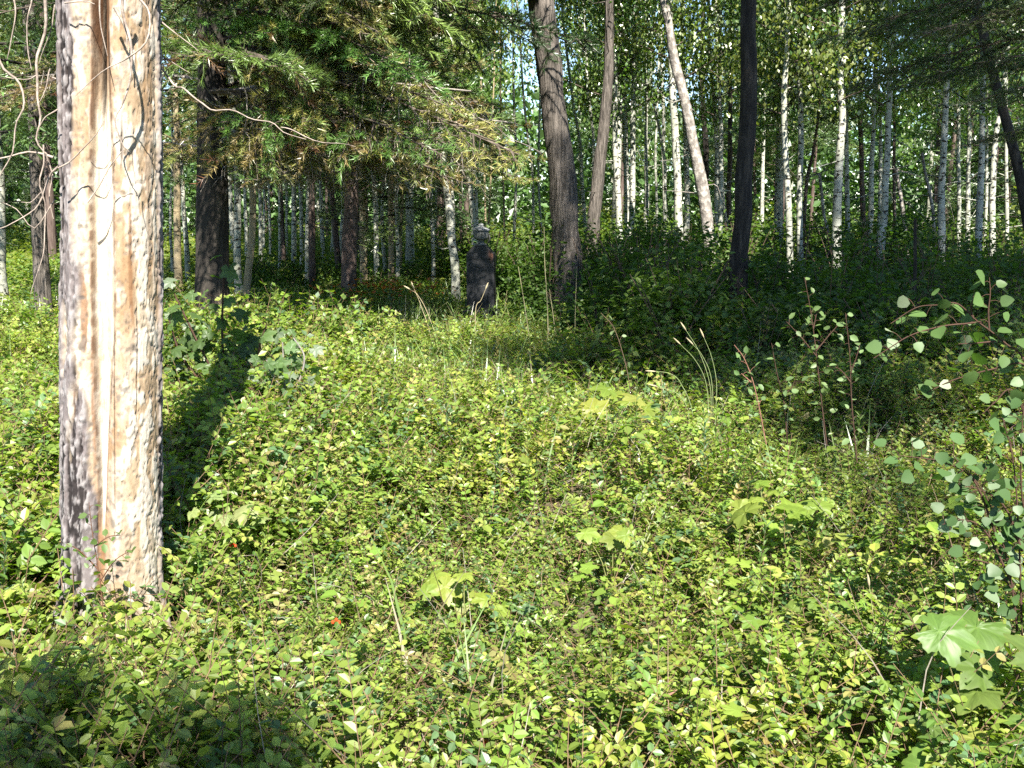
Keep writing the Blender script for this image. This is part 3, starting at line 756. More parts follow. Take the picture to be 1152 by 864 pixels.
def trunk_mesh(pts, r0, r1, mat, base, seg=12, n=26, rough=.0, flare=.25):
    pts = smooth_line(pts, n)
    wa = np.clip((pts[:, 2] - base[2]) / 1.0, 0, 1)[:, None] * min(.065, r0 * 1.5)
    pts = pts + (np.stack([noise3(pts * [3, 3, 1], .9, 3.1 + q * 5) + .4 * noise3(pts * [3, 3, 1], 2.3, 9 + q * 5) for q in range(3)], 1) - .7) * wa * [1, 1, 0]
    pts = pts - base
    zt = np.linspace(0, 1, n)
    rad = r0 + (r1 - r0) * zt
    rad = rad * (1 + flare * np.exp(-np.maximum(pts[:, 2], 0) / .25))
    V, F = tube(pts, rad, seg)
    if rough:
        dd = (fbm(V * [1, 1, .3], 14, 2, base[0] * 3) - .5) * rough * r0 * 2
        cen = np.repeat(pts, seg, 0); nn = V - cen; nn /= np.linalg.norm(nn, axis=1, keepdims=True) + 1e-9
        V = V + nn * dd[:, None]
    a = Acc(); a.add(V, F)
    if seg < 18 and r0 > .02:
        rt = np.random.default_rng(abs(int(base[0] * 977 + base[1] * 131)))
        for k in range(rt.integers(5, 12)):
            q = rt.uniform(1.0, 6.0); c0 = np.array([np.interp(q, pts[:, 2], pts[:, c]) for c in range(3)]); an = rt.random() * 6.283; L = rt.uniform(.15, .8)
            dv = np.array([math.cos(an), math.sin(an), rt.normal() * .35 + .1])
            V2, F2 = tube(smooth_line([c0, c0 + dv * L * .5 + rt.normal(size=3) * .04, c0 + dv * L + np.array([0, 0, rt.normal() * .12])], 6), np.linspace(min(.009, r0 * .35), .002, 6), 4); a.add(V2, F2)
    return a.mesh('trunk', mat, True)

GAPS = (.026, .167, .348, -.337)
def tree(name, label, d, px, wpx, mat, H=12.0, crown=None, group=None, cat='tree', wtop=None, seg=12, rough=.12, snag=False, dz=0, rz=None, csc=1.0, cz=0.0):
    """px: photo points (x, y) of the stem from top to bottom, at distance d"""
    q = np.array([P(x, y, d) for x, y in px])[::-1]           # bottom first
    lo = q[0]; slope = (q[1] - q[0]) / max(1e-3, (q[1][2] - q[0][2])); g = gz(lo[0], lo[1])
    base = lo + slope * np.clip(g - lo[2], -2.5, 0.0) * .6; base[2] = g
    pts = [base - np.array([0, 0, .15])] + [p for p in q if p[2] > g + .25]
    if not snag:
        s2 = (pts[-1] - pts[-2]) / max(1e-3, pts[-1][2] - pts[-2][2]); s2 = np.clip(s2, -.25, .25) * .6; s2[2] = 1
        rem = H - pts[-1][2]
        if rem > .5: pts += [pts[-1] + s2 * rem * .5, pts[-1] + s2 * rem * .5 + np.array([s2[0] * .3, 0, 1]) * rem * .5]
    r0 = wpx * d / FPX * .5
    r1 = r0 * (.35 if not snag else .8) if wtop is None else wtop * d / FPX * .5
    t = thing(name, label, cat, base, group)
    me = trunk_mesh(np.array(pts), r0, r1, M[mat], base, seg, 26, rough)
    obj('trunk', me, t)
    rz = rng.random() * 6.283 if rz is None else rz
    if d >= 19 and min(abs(base[0] / base[1] - b_) for b_ in GAPS) < .06: crown = None
    if crown is not None:
        top = pts[-1] - base; mid = pts[min(2, len(pts) - 1)] - base
        off = np.array([np.interp(6.5, [0, max(1, top[2])], [0, top[0]]), 0, cz])
        cm = crown if isinstance(crown, (tuple, list)) else (crown,)
        o = obj('crown', cm[0], t, off, (0, 0, rz), csc)
        if len(cm) > 1: obj('limbs', cm[1], t, off, (0, 0, rz), csc)
    return t
def A(): return ASPEN[rng.integers(0, len(ASPEN))]
def AF(): return ASPEN_FAR[rng.integers(0, len(ASPEN_FAR))]
G_L = 'slender aspen stems behind the grassy mound'
G_M = 'thin stems in the middle of the wood'
G_R = 'aspens in the right hand stand'
THIN_L = 'thin white aspen stem crowded behind the sunny mound'

# --- left of the frame
tree('aspen_tree', 'grey trunk showing behind the tangle of dead twigs', 12, [(40, 150), (44, 230), (50, 355)], 21, 'grey_bark', crown=PINE[1], cat='tree')
tree('aspen_tree', 'grey trunk cut by the left edge of the photo', 14, [(-4, 180), (0, 280), (3, 350)], 15, 'aspen', crown=A())
tree('aspen_tree', 'thin white stem just right of the split dead trunk', 20, [(194, 160), (193, 240), (194, 306)], 4, 'aspen', crown=AF(), group=G_L)
tree('pine_tree', 'tan pine trunk with dark foot between two white stems', 17, [(197, 120), (199, 200), (202, 318)], 10, 'aspen_tan', crown=PINE[2], group=G_L)
tree('aspen_tree', 'white aspen leaning away beside the tan pine trunk', 18, [(203, 190), (206, 240), (211, 312)], 7, 'aspen', crown=A(), group=G_L)

# --- the dark pine
def dark_pine():
    d = 11.0
    t = tree('pine_tree', 'dark pine with drooping yellowed boughs behind the mound', d, [(236, -60), (238, 60), (238, 200), (238, 345)], 43, 'pine_bark', H=14, crown=None, seg=20, rough=.10)
    b = np.array(t.location); r = np.random.default_rng(5)
    obj('crown', PINE_TOP, t, (0, 0, 0), (0, 0, 1.0))
    k = 0
    # heights above the foot, azimuth measured from +x towards +y
    rows = []
    for z in np.arange(2.1, 5.2, .165):
        for q in range(3):
            az = r.normal() * .55 - .15 if q < 2 else r.random() * 6.283
            rows.append((z, az, 1))
    for z, az, f in rows:
        L = (1.5 + .45 * r.random()) * (1 if abs((az + math.pi) % (2 * math.pi) - math.pi) < 1.2 else .7) * np.clip((z - 1.75) / 1.1, .42, 1)
        if z < 3.4: me = BR_Y[r.integers(0, 5)]
        else: me = (BR_L + BR_Y[:2] + BR_G[:2])[r.integers(0, 7)]
        if z > 2.6 and z < 3.6 and r.random() < .3: me = BR_L[r.integers(0, 3)]
        obj('branch', me, t, (math.cos(az) * .1, math.sin(az) * .1, z), (R(r.normal() * 9 + 6), (r.random() - .5) * .6, az - math.pi / 2), L * (.8 + .4 * r.random()))
    for z, az, L in ((2.25, -.2, 1.15), (2.3, .15, 1.5), (2.05, -.5, 1.0), (2.45, -.1, 1.75), (2.2, 2.9, .8), (2.7, -.3, 1.6), (2.5, .3, 1.8), (2.3, -.05, 1.3), (2.9, 3.3, .9)):
        obj('bare_branch', BR_D[r.integers(0, 3)], t, (0, 0, z), (R(4), 0, az - math.pi / 2), L)
dark_pine()
# a second pine whose boughs reach in from behind at the middle
def mid_pine():
    t = tree('pine_tree', 'green pine behind the dark pine with boughs over the white stems', 15.5, [(395, -40), (394, 80), (394, 200), (392, 315)], 19, 'brown_bark', H=13, crown=PINE_TOP, seg=14)
    r = np.random.default_rng(9)
    for z in np.arange(2.3, 5.2, .16):
        az = r.random() * 6.283
        for q in range(2):
            az += 2.1 + r.random()
            me = (BR_L + BR_Y)[r.integers(0, 8)]
            obj('branch', me, t, (0, 0, z), (R(r.random() * 10), 0, az), 1.1 + .3 * r.random())
mid_pine()

# --- stems behind the mound (x 265..510)
tree('aspen_tree', 'smooth grey aspen directly right of the dark pine trunk', 15, [(262, 120), (266, 200), (269, 326)], 10, 'aspen', crown=A(), group=G_L)
tree('aspen_tree', 'short leaning pale stem with brown blotches near the dark pine', 14, [(286, 210), (284, 270), (278, 326)], 9, 'aspen_tan', snag=True, group=G_L)
for x0, x1, y1, w_, d_ in ((276, 277, 308, 4, 24), (291, 293, 305, 5, 22), (297, 296, 300, 3, 26), (303, 305, 306, 3, 24), (315, 314, 313, 4, 19), (322, 324, 305, 3, 27),
                           (330, 330, 310, 7, 20), (338, 339, 312, 5, 21), (347, 345, 318, 5, 18), (360, 366, 308, 5, 23), (376, 372, 306, 4, 25), (385, 383, 306, 4, 22)):
    tree('aspen_tree', THIN_L, d_, [(x0 - 2, 60), (x0, 200), (x1, y1)], w_, 'aspen', crown=AF() if d_ > 21 else A(), group=G_L, seg=8)
tree('pine_tree', 'dark brown stem at the left of the white stems behind the mound', 17, [(350, 120), (351, 200), (352, 324)], 9, 'brown_bark', crown=PINE[2], group=G_L)
tree('dead_tree', 'dark brown snag slanting left above the mound', 20, [(370, 200), (377, 260), (381, 306)], 8, 'brown_bark', snag=True, group=G_L)
tree('pine_tree', 'tan trunk just right of the green pine', 18, [(406, 120), (409, 200), (410, 300)], 10, 'aspen_tan', crown=PINE[1], group=G_L)
tree('aspen_tree', 'white speckled aspen hung with bare drooping twigs', 17, [(417, 120), (420, 200), (424, 300)], 7, 'aspen', crown=A(), group=G_L)
tree('aspen_tree', 'crooked grey stem between the speckled aspen and the yellow trunk', 19, [(424, 100), (431, 190), (430, 240), (434, 302)], 5, 'aspen', crown=AF(), group=G_L)
tree('pine_tree', 'yellowish trunk left of the dark hollow in the trees', 18, [(444, 120), (442, 200), (440, 298)], 8, 'aspen_tan', crown=PINE[0], group=G_L)
tree('aspen_tree', 'pale grey stem close against the yellowish trunk', 17.5, [(447, 120), (446, 200), (447, 303)], 5, 'aspen', crown=A(), group=G_L)
tree('pine_tree', 'thin yellow brown stem at the edge of the dark hollow', 19, [(454, 120), (453, 200), (451, 294)], 5, 'aspen_tan', crown=AF(), group=G_L)
tree('aspen_tree', 'thin stem in the dark hollow left of the white birch', 18, [(480, 120), (484, 210), (487, 306)], 5, 'aspen', crown=A(), group=G_L)
tree('aspen_tree', 'thin bowed stem touching the dark hollow', 20, [(492, 140), (491, 200), (488, 300)], 3, 'aspen', crown=AF(), group=G_L)
tree('birch_tree', 'white birch leaning left behind the gravestone', 15, [(492, 60), (496, 150), (503, 220), (511, 312)], 11, 'aspen', crown=A())
tree('aspen_tree', 'narrow white stem hugging the right side of the leaning birch', 16, [(505, 80), (507, 180), (510, 300)], 5, 'aspen', crown=A())
def twin():
    t = tree('birch_tree', 'bright white twin stemmed birch rising behind the urn', 16.5, [(519, 130), (526, 165), (528, 210), (536, 290)], 6.5, 'aspen', H=7, crown=None, rough=.05, wtop=4)
    b = np.array(t.location)
    q = np.array([P(x, y, 16.5) for x, y in ((537, 285), (536, 240), (535, 205), (533, 170), (529, 140), (526, 110))])
    obj('stem', mesh_tube('stem', q, .032, .02, 20, 8, M['aspen'], origin=b), t)
twin()
for x0, x1, x2, y2, w_, d_, lab in (
    (578, 580, 578, 292, 4, 21, 'thin curved stem right of the gravestone'),
    (563, 566, 570, 300, 3, 22, 'thin brown stem directly right of the urn'),
    (588, 599, 600, 290, 4, 20, 'crooked pale stem left of the big furrowed trunk'),
    (608, 606, 612, 300, 3.5, 22, 'slim stem leaning against the outline of the furrowed trunk'),
    (556, 552, 549, 268, 3, 24, 'faint stem standing just behind the urn'),
    (541, 545, 546, 262, 3, 26, 'hair thin white stem between urn and twin birch')):
    tree('aspen_tree', lab, d_, [(x0, 90), (x1, 200), (x2, y2)], w_, 'aspen' if w_ > 3.2 else 'aspen_tan', crown=AF(), group=G_M, seg=8)

# --- big furrowed trunk in the middle
tree('cottonwood_tree', 'big furrowed grey trunk leaning beside the gravestone', 12.5, [(604, -60), (608, 0), (621, 90), (633, 190), (640, 280), (642, 350)], 33, 'grey_bark', H=15, crown=None, seg=40, rough=.22, wtop=23)
tree('pine_tree', 'dark pine trunk leaning right behind the furrowed trunk', 16, [(686, 0), (685, 70), (680, 140), (671, 220), (664, 288)], 17, 'grey_bark', H=13, crown=PINE[2], seg=16, cz=1.5)
# --- centre right stand
T = [
 ('white stem half hidden left of the leaning dark pine', 22, [(659, 60), (667, 150), (665, 250)], 4.5, 'aspen'),
 ('slender grey stem bending down to the left of the dark pine', 20, [(640, 80), (652, 160), (656, 210), (660, 275)], 5, 'aspen'),
 ('pale aspen just right of the leaning dark pine', 17, [(689, 20), (692, 120), (693, 190), (697, 278)], 8, 'aspen'),
 ('shaded grey aspen between two pale ones right of the dark pine', 18, [(698, 30), (703, 140), (704, 268)], 7.5, 'aspen'),
 ('tall straight white aspen right of the shaded grey one', 17.5, [(714, 0), (712, 60), (711, 150), (709, 265)], 7.5, 'aspen'),
 ('shaded thin stem in front of the blue sky gap', 23, [(726, 60), (727, 150), (727, 250)], 5, 'aspen'),
 ('very thin shaded stem left of the bent white snag', 25, [(739, 100), (738, 170), (740, 245)], 3.5, 'aspen'),
 ('shaded stem tight on the left of the double white aspen', 22, [(744, 60), (747, 150), (749, 250)], 5.5, 'aspen'),
 ('thick white aspen under the leaning flaky snag', 16.5, [(753, 40), (757, 110), (761, 190), (763, 268)], 11, 'aspen'),
 ('grey aspen close right of the thick white aspen', 18, [(768, 60), (770, 150), (773, 262)], 8, 'aspen'),
 ('dark trunk right of the leaning flaky snag', 21, [(791, 40), (792, 130), (794, 235)], 8, 'pine_bark'),
 ('white aspen with curved top left of the black trunk', 17.5, [(797, 0), (800, 80), (805, 140), (806, 255)], 6, 'aspen'),
 ('bright white aspen next to the dark trunk and black trunk', 17, [(809, 80), (811, 150), (811, 255)], 6.5, 'aspen'),
 ('thin dark stem hidden left of the black trunk', 22, [(821, 60), (820, 150), (820, 250)], 7, 'brown_bark'),
 ('bright aspen fragment low beside the thin dark stem', 20, [(813, 200), (816, 240), (818, 262)], 5, 'aspen'),
]
for lab, d_, pts, w_, mt in T:
    cr = (PINE[2] if mt != 'aspen' else (A() if d_ < 19 else AF()))
    if 722 < pts[0][0] < 795 and w_ < 9: cr = None
    tree('pine_tree' if mt != 'aspen' else 'aspen_tree', lab, d_, pts, w_, mt, crown=cr, group=G_M, seg=10)
tree('dead_tree', 'leaning snag with flaking pale bark', 15.5, [(738, -50), (752, 20), (763, 80), (779, 155), (794, 232)], 14, 'snag', H=9, crown=None, rough=.2)
tree('dead_tree', 'thin bent white snag in front of the sky gap', 18, [(729, 95), (737, 125), (745, 170), (748, 205), (748, 245)], 3.5, 'aspen', snag=True, seg=8)
tree('pine_tree', 'black trunk standing alone in the shaded brush', 10, [(842, -30), (841, 60), (840, 160), (836, 240), (831, 320)], 21, 'pine_bark', H=14, crown=None, seg=20, wtop=15, rough=.08)
# --- right stand
T = [
 ('white aspen left of its pair right of the black trunk', 15, [(889, -10), (886, 60), (885, 140), (889, 275)], 8.5, 'aspen'),
 ('second white aspen of the pair right of the black trunk', 15.5, [(895, 0), (898, 60), (901, 150), (900, 268)], 8, 'aspen'),
 ('dark thin stem dividing behind the aspen pair', 19, [(921, 120), (915, 170), (908, 205), (905, 260)], 5, 'brown_bark'),
 ('thick grey white aspen left of the sky gap', 14.5, [(947, 60), (946, 130), (943, 200), (942, 286)], 12, 'aspen'),
 ('white aspen touching the thick grey white one', 16.5, [(953, 90), (952, 160), (953, 265)], 6.5, 'aspen'),
 ('brownish stem below the rusty dead crown', 20, [(967, 100), (968, 170), (972, 262)], 7, 'brown_bark'),
 ('shaded grey aspen left of the three close stems', 16, [(985, 30), (983, 120), (980, 190), (977, 280)], 7, 'aspen'),
 ('sunlit narrow aspen in the middle of three close stems', 17, [(984, 20), (989, 110), (990, 180), (987, 268)], 5.5, 'aspen'),
 ('tall smooth aspen at the right of three close stems', 15, [(1002, 20), (999, 120), (996, 200), (992, 282)], 9.5, 'aspen'),
 ('dark stem behind the tall smooth aspen', 19, [(1005, 150), (1006, 200), (1008, 275)], 5, 'brown_bark'),
 ('white aspen with dark scars left of the shaded boughs', 14.5, [(1071, -5), (1067, 90), (1063, 170), (1060, 258)], 9, 'aspen'),
 ('narrow aspen right of the scarred white one', 17, [(1077, -5), (1077, 80), (1077, 170), (1079, 250)], 5.5, 'aspen'),
 ('shaded stem striped by the dark boughs', 17, [(1095, 10), (1090, 90), (1089, 160), (1089, 250)], 6, 'aspen'),
 ('heavily speckled white aspen behind the dark boughs', 14.5, [(1107, 0), (1105, 80), (1104, 160), (1101, 250)], 8.5, 'aspen'),
 ('thin bright stem right of the speckled aspen', 18, [(1112, 80), (1110, 160), (1109, 240)], 4, 'aspen'),
 ('pale stem with a bowed top near the right edge', 15.5, [(1127, 100), (1119, 150), (1117, 250)], 8, 'aspen'),
 ('speckled thin stem closest to the right edge', 17, [(1134, 60), (1132, 160), (1133, 255)], 5, 'aspen'),
]
for lab, d_, pts, w_, mt in T:
    cr = (PINE[2] if mt != 'aspen' else (A() if d_ < 19 else AF()))
    if 'below the rusty' in lab: cr = PINE_RED
    tree('pine_tree' if mt != 'aspen' else 'aspen_tree', lab, d_, pts, w_, mt, crown=cr, group=G_R, seg=10)
tree('dead_tree', 'broken pale snag leaning right in the right stand', 16, [(1036, 172), (1040, 195), (1046, 222), (1050, 255)], 4, 'snag', snag=True, seg=8)
tree('dead_tree', 'grey dead stem leaning right beside the three close stems', 17, [(1007, 190), (1013, 225), (1020, 282)], 5, 'snag', snag=True, seg=8)
tree('dead_tree', 'leaning pale stick left of the thick grey white aspen', 17, [(921, 195), (926, 235), (933, 272)], 4, 'snag', snag=True, seg=8)

# --- the shaded conifer at the right edge, boughs reach into the top right corner
def right_conifer():
    d = 5.2
    t = tree('spruce_tree', 'shaded spruce at the right edge with dark drooping boughs', d, [(1215, -100), (1208, 100), (1204, 300), (1200, 420)], 46, 'pine_bark', H=13, crown=PINE_TOP, seg=18)
    r = np.random.default_rng(21); b = np.array(t.location)
    for z, az, L in ((2.65, 3.05, .85), (2.55, 3.5, .7), (2.95, 2.95, 1.0), (3.1, 3.4, .95), (2.35, 3.0, .62), (2.2, 3.4, .5), (3.35, 3.1, 1.1), (2.45, 2.6, .75), (2.8, 3.9, .8), (3.3, 3.7, 1.0), (2.0, 3.1, .4),
                     (3.0, 2.4, .9), (2.7, 4.4, .7), (3.5, 3.0, 1.3), (3.6, 3.3, 1.2)):
        obj('branch', BR_G[r.integers(0, 4)], t, (0, 0, z), (R(4), 0, az - math.pi / 2), L * .78)
right_conifer()
# dark slanting stem in the top right
tree('dead_tree', 'dark slanting stem crossing the top right corner', 9, [(1088, -40), (1104, 30), (1118, 80), (1136, 150), (1160, 260)], 11, 'pine_bark', H=6, crown=None, seg=12, wtop=8)
tree('dead_tree', 'thin dark upright stake in the brush', 8.5, [(1030, 246), (1030, 280), (1029, 335)], 5, 'pine_bark', snag=True, seg=8, cat='stake', wtop=3.5)

# --- trees outside the frame: they shade the right side and the lower left corner
for x, y, lx, ly, cr, lab in ((4.25, .1, 0, 0, 1, 'tall pine beside the viewer whose crown shades the brush'),
                    (8.0, 3.4, 0, 0, 1, 'tall pine further to the side shading the brush'),
                    (6.9, -3.0, 0, 0, 2, 'very tall pine behind the viewer'),
                    (-.15, -2.4, 0, 0, 0, 'small pine standing behind the viewer')):
    g = gz(x, y); t = thing('pine_tree', lab, 'tree', (x, y, g), 'tall pines around the viewer'); zt = (5.9, 17, 19)[cr]; zc = (3, 9, 12)[cr]
    obj('trunk', trunk_mesh(np.array([[x, y, g - .1], [x + lx * .5, y + ly * .5, g + zc * .5], [x + lx, y + ly, g + zc], [x + lx * 1.1, y + ly * 1.1, g + zt]]), .07 if cr == 0 else .16, .03, M['pine_bark'], np.array([x, y, g]), 14, 20, .1), t)
    obj('crown', SHADE_CROWN[cr], t, (lx, ly, 0), (0, 0, x), 1)

# --- background trees filling the wood
def background():
    n = 0
    kinds = []
    for k in range(400):
        y = 19 + 33 * rng.random() ** .8; x = (rng.random() * 2 - 1) * (.54 * y + 2)
        if any((x - a) ** 2 + (y - b) ** 2 < (1.15 + y * .012) ** 2 for a, b in kinds): continue
        if min(abs(x / y - b_) for b_ in GAPS) < (.06 if y < 34 else .035): continue
        kinds.append((x, y)); n += 1
        if n > 105: break
    for x, y in kinds:
        g = gz(x, y); H = 9 + 3 * rng.random()
        rad = .05 + .07 * rng.random()
        bx = x / y
        pine = rng.random() < (.50 if bx < -.05 else .25)
        lean = rng.normal(size=2) * .25
        nm = 'pine_tree' if pine else 'aspen_tree'
        side = 'left' if bx < -.17 else ('right' if bx > .2 else 'middle')
        lab = {'left': 'distant %s in the deep wood behind the dark pine', 'middle': 'distant %s in the deep wood behind the gravestone',
               'right': 'distant %s in the deep wood behind the right stand'}[side] % ('pine with dark needles' if pine else 'aspen with light foliage')
        t = thing(nm, lab, 'tree', (x, y, g), 'distant trees of the wood')
        pts = np.array([[x, y, g - .1], [x + lean[0] * .3, y, g + H * .4], [x + lean[0], y + lean[1], g + H]])
        obj('trunk', trunk_mesh(pts, rad, rad * .35, M['brown_bark' if pine or rng.random() < .4 else 'aspen'], np.array([x, y, g]), 8, 10, 0), t)
        rz = rng.random() * 6.283; s_ = .9 + .3 * rng.random()
        if pine: obj('crown', PINE[rng.integers(0, 3)], t, (0, 0, 0), (0, 0, rz), s_)
        else:
            c = AF(); obj('crown', c[0], t, (lean[0] * .5, lean[1] * .5, 0), (0, 0, rz), s_)
background()

# far-off wood that reads as one mass
def far_wood():
    a = Acc(); N = 230000
    y = 34 + 34 * rng.random(N); x = (rng.random(N) * 2 - 1) * (.56 * y + 4)
    z = rng.random(N) ** 1.1 * 15
    p = np.stack([x, y, z], 1)
    dens = fbm(p * [1, 1, .7], .35, 3, 3)
    bx = x / y; el = (z - 1.65) / y
    hole = np.zeros(N)
    for cx_, ce_, rx, re in ((.026, .15, .03, .06), (.165, .125, .04, .06), (.30, .17, .03, .04), (.348, .13, .025, .06), (-.34, .04, .02, .03), (-.36, .13, .03, .04), (.49, .13, .02, .05)):
        hole = np.maximum(hole, (rng.random(N) < 1) * np.exp(-((bx - cx_) / rx) ** 2 - ((el - ce_) / re) ** 2))
    keep = (dens + np.clip((6.5 - z) / 5, 0, .8) - hole * 2.0 * np.clip((z - 5) / 2, 0, 1) > .49)
    p = p[keep]; n = len(p)
    p[:, 2] += ground_z(p[:, 0], p[:, 1])
    c = np.array([[.085, .15, .04]]) * (.7 + .6 * rng.random((n, 1))) * (1 + .2 * (noise3(p, .3, 50)[:, None] - .5))
    rot = rot_mats(rng.random(n) * 6.283, (rng.random(n) - .5) * 2.4, (rng.random(n) - .5) * 2.4)
    scatter(a, *LEAF4, p, rot, .22 + .16 * rng.random(n), c)
    tag(obj('distant_forest', a.mesh('distant_forest', M['far'])), 'deep green wood closing the view behind all the trunks', 'forest', kind='stuff')
far_wood()

# understorey bushes between the far trunks
def understorey():
    a = Acc(); N = 0
    xs, ys = sample_zone(17, 34, .42, 3)
    for x0, y0 in zip(xs, ys):
        g = gz(x0, y0); Hc = .6 + 1.3 * rng.random(); Rc = .5 + .5 * rng.random(); n = 330
        if x0 / y0 < -.02: Hc *= .6
        ns = 16; sh = rng.normal(size=(ns, 3)); sh /= np.linalg.norm(sh, axis=1, keepdims=True); sh[:, 2] = np.abs(sh[:, 2])
        cen = np.array([x0, y0, g]) + sh * (.5 + .5 * rng.random(ns))[:, None] * np.array([Rc, Rc, Hc])
        p = cen[rng.integers(0, ns, n)] + rng.normal(size=(n, 3)) * .14
        p[:, 2] = np.maximum(p[:, 2], g)
        base = np.array([[.085, .135, .03]]) if rng.random() < .6 else np.array([[.14, .17, .03]])
        scatter(a, *LEAF4, p, rot_mats(rng.random(n) * 6.283, (rng.random(n) - .5) * 1.6, (rng.random(n) - .5) * 1.6), .09 + .05 * rng.random(n), base * (.8 + .4 * rng.random((n, 1))))
    tag(obj('undergrowth', a.mesh('understorey', M['sprig'])), 'waist high bushes among the trunks of the wood', 'undergrowth', kind='stuff')
understorey()

# ------------------------------------------------------------------ gravestone
def gravestone():
    d = 13.7; c = P(541.5, 330, d); g = gz(c[0], d)
    t = thing('gravestone', 'dark stone grave marker topped by an urn', 'gravestone', (c[0], d, g), rz=R(-9))
    W, TH = .385, .15; H0 = P(541, 284, d)[2] - g; H1 = P(541, 275, d)[2] - g
    # outline in x-z
    o = [(-W / 2, .0), (-W / 2, H0 - .03), (-W / 2 + .012, H0)]
    for u in np.linspace(0, 1, 17):
        xx = -W / 2 + .025 + (W - .05) * u; o.append((xx, H0 + (H1 - H0) * math.sin(math.pi * u) ** .8 + .004))
    o += [(W / 2 - .012, H0), (W / 2, H0 - .03), (W / 2, 0)]
    o = np.array(o); n = len(o)
    # bevelled loops front to back
    cx = np.array([0, H0 * .5]); loops = []
    for yy, s in ((-TH / 2, .014), (-TH / 2 + .004, .004), (-TH / 2 + .016, 0), (TH / 2 - .016, 0), (TH / 2 - .004, .004), (TH / 2, .014)):
        q = o.copy(); q[:, 0] = np.clip(q[:, 0], -W / 2 + s, W / 2 - s); q[:, 1] -= s * (q[:, 1] > .1)
        loops.append(np.stack([q[:, 0], np.full(n, yy), q[:, 1]], 1))
    V = np.concatenate(loops); F = []
    for k in range(len(loops) - 1):
        for i in range(n): j = (i + 1) % n; F.append((k * n + i, k * n + j, (k + 1) * n + j, (k + 1) * n + i))
    F = np.array(F)
    # front and back as fans of strips: split the outline into left and right halves
    NX, NZ = 34, 90
    a = Acc(); a.add(V, F, (.9, .9, .92))
    for sgn, yy in ((1, -TH / 2), (-1, TH / 2)):
        xs = np.linspace(-W / 2 + .014, W / 2 - .014, NX); prof = np.interp(xs, o[2:-2, 0], o[2:-2, 1] - .014)
        U = np.linspace(0, 1, NZ)
        X, Uu = np.meshgrid(xs, U, indexing='ij'); Zz = prof[:, None] * Uu
        Y = np.full_like(X, yy)
        if sgn == 1:   # sunk lettering panel border, worn smooth
            bx = np.abs(X) / (W / 2)
            Y = Y + .004 * ((bx < .80) & (Zz > .55) & (Zz < H0 - .09))
        PV = np.stack([X.ravel(), Y.ravel(), Zz.ravel()], 1)
        nz = fbm(PV, 9, 3); col = np.ones((len(PV), 3)) * (.85 + .5 * np.clip((PV[:, 2] - .75) * 4, 0, 1) * nz)[:, None]
        stain = np.exp(-((PV[:, 0] - .155) / .035) ** 2 - ((PV[:, 2] - H0 + .02) / .07) ** 2)
        col = col * (1 - stain[:, None]) + np.array([6.5, 2.6, 1.4]) * stain[:, None]
        i, j = np.meshgrid(np.arange(NX - 1), np.arange(NZ - 1), indexing='ij'); i = i.ravel(); j = j.ravel()
        FF = np.stack([i * NZ + j, (i + 1) * NZ + j, (i + 1) * NZ + j + 1, i * NZ + j + 1], 1)
        a.add(PV, FF if sgn == 1 else FF[:, ::-1], col)
    obj('slab', a.mesh('slab', M['stone']), t)
    def box(w_, dd, z0, z1, bv=.012):
        prof = [(1, z0), (1, z1 - bv), (1 - bv * 2 / w_, z1)]
        V = []
        for s, z in prof: V += [(-w_ / 2 * s, -dd / 2 * s, z), (w_ / 2 * s, -dd / 2 * s, z), (w_ / 2 * s, dd / 2 * s, z), (-w_ / 2 * s, dd / 2 * s, z)]
        F = [(k * 4 + i, k * 4 + (i + 1) % 4, k * 4 + 4 + (i + 1) % 4, k * 4 + 4 + i) for k in range(2) for i in range(4)] + [(8, 9, 10, 11)]
        a = Acc(); a.add(V, F, (1.2, 1.2, 1.2)); return a.mesh('base', M['stone'])
    obj('base', box(.56, .34, -.1, .13), t); obj('base', box(.47, .24, .131, .22), t)
    def lathe(name, prof, par, loc, col):
        prof = np.array(prof); n = 36; th = np.linspace(0, 2 * math.pi, n, endpoint=False)
        V = np.stack([prof[:, :1] * np.cos(th), prof[:, :1] * np.sin(th), np.repeat(prof[:, 1:], n, 1)], -1).reshape(-1, 3)
        i = np.arange(len(prof) - 1)[:, None] * n; j = np.arange(n)[None]; k = (j + 1) % n
        F = np.stack([i + j, i + k, i + n + k, i + n + j], -1).reshape(-1, 4)
        a = Acc(); a.add(V, F, col); return obj(name, a.mesh(name, M['stone'], True), par, loc)
    ut = H1 - .012
    urn = lathe('urn', [(.0, 0), (.075, 0), (.078, .012), (.070, .022), (.045, .032), (.038, .048), (.042, .062), (.060, .076), (.086, .088), (.096, .096), (.098, .110),
                        (.102, .135), (.104, .175), (.102, .188), (.094, .192), (0, .193)], t, (0, 0, ut), (6.5, 6.5, 5.6))
    lid = lathe('lid', [(0, .189), (.104, .1895), (.118, .196), (.120, .208), (.112, .220), (.085, .232), (.060, .243), (.036, .250), (.030, .256), (.034, .262), (.036, .275), (.028, .288), (0, .292)],
                urn, (0, 0, 0), (9.5, 9.5, 8.8))
    # the stone figure of cloth hanging off the urn's right side
    a = Acc(); pts = smooth_line([[.098, -.01, .17], [.118, -.02, .13], [.122, -.02, .09], [.105, -.01, .045], [.085, 0, .01]], 14)
    V, F = tube(pts, np.interp(np.linspace(0, 1, 14), [0, .3, .7, 1], [.006, .012, .014, .006]), 8); a.add(V, F, (2.0, 2.0, 1.7))
    obj('drape', a.mesh('drape', M['stone'], True), urn)
gravestone()
#@@PLANTS

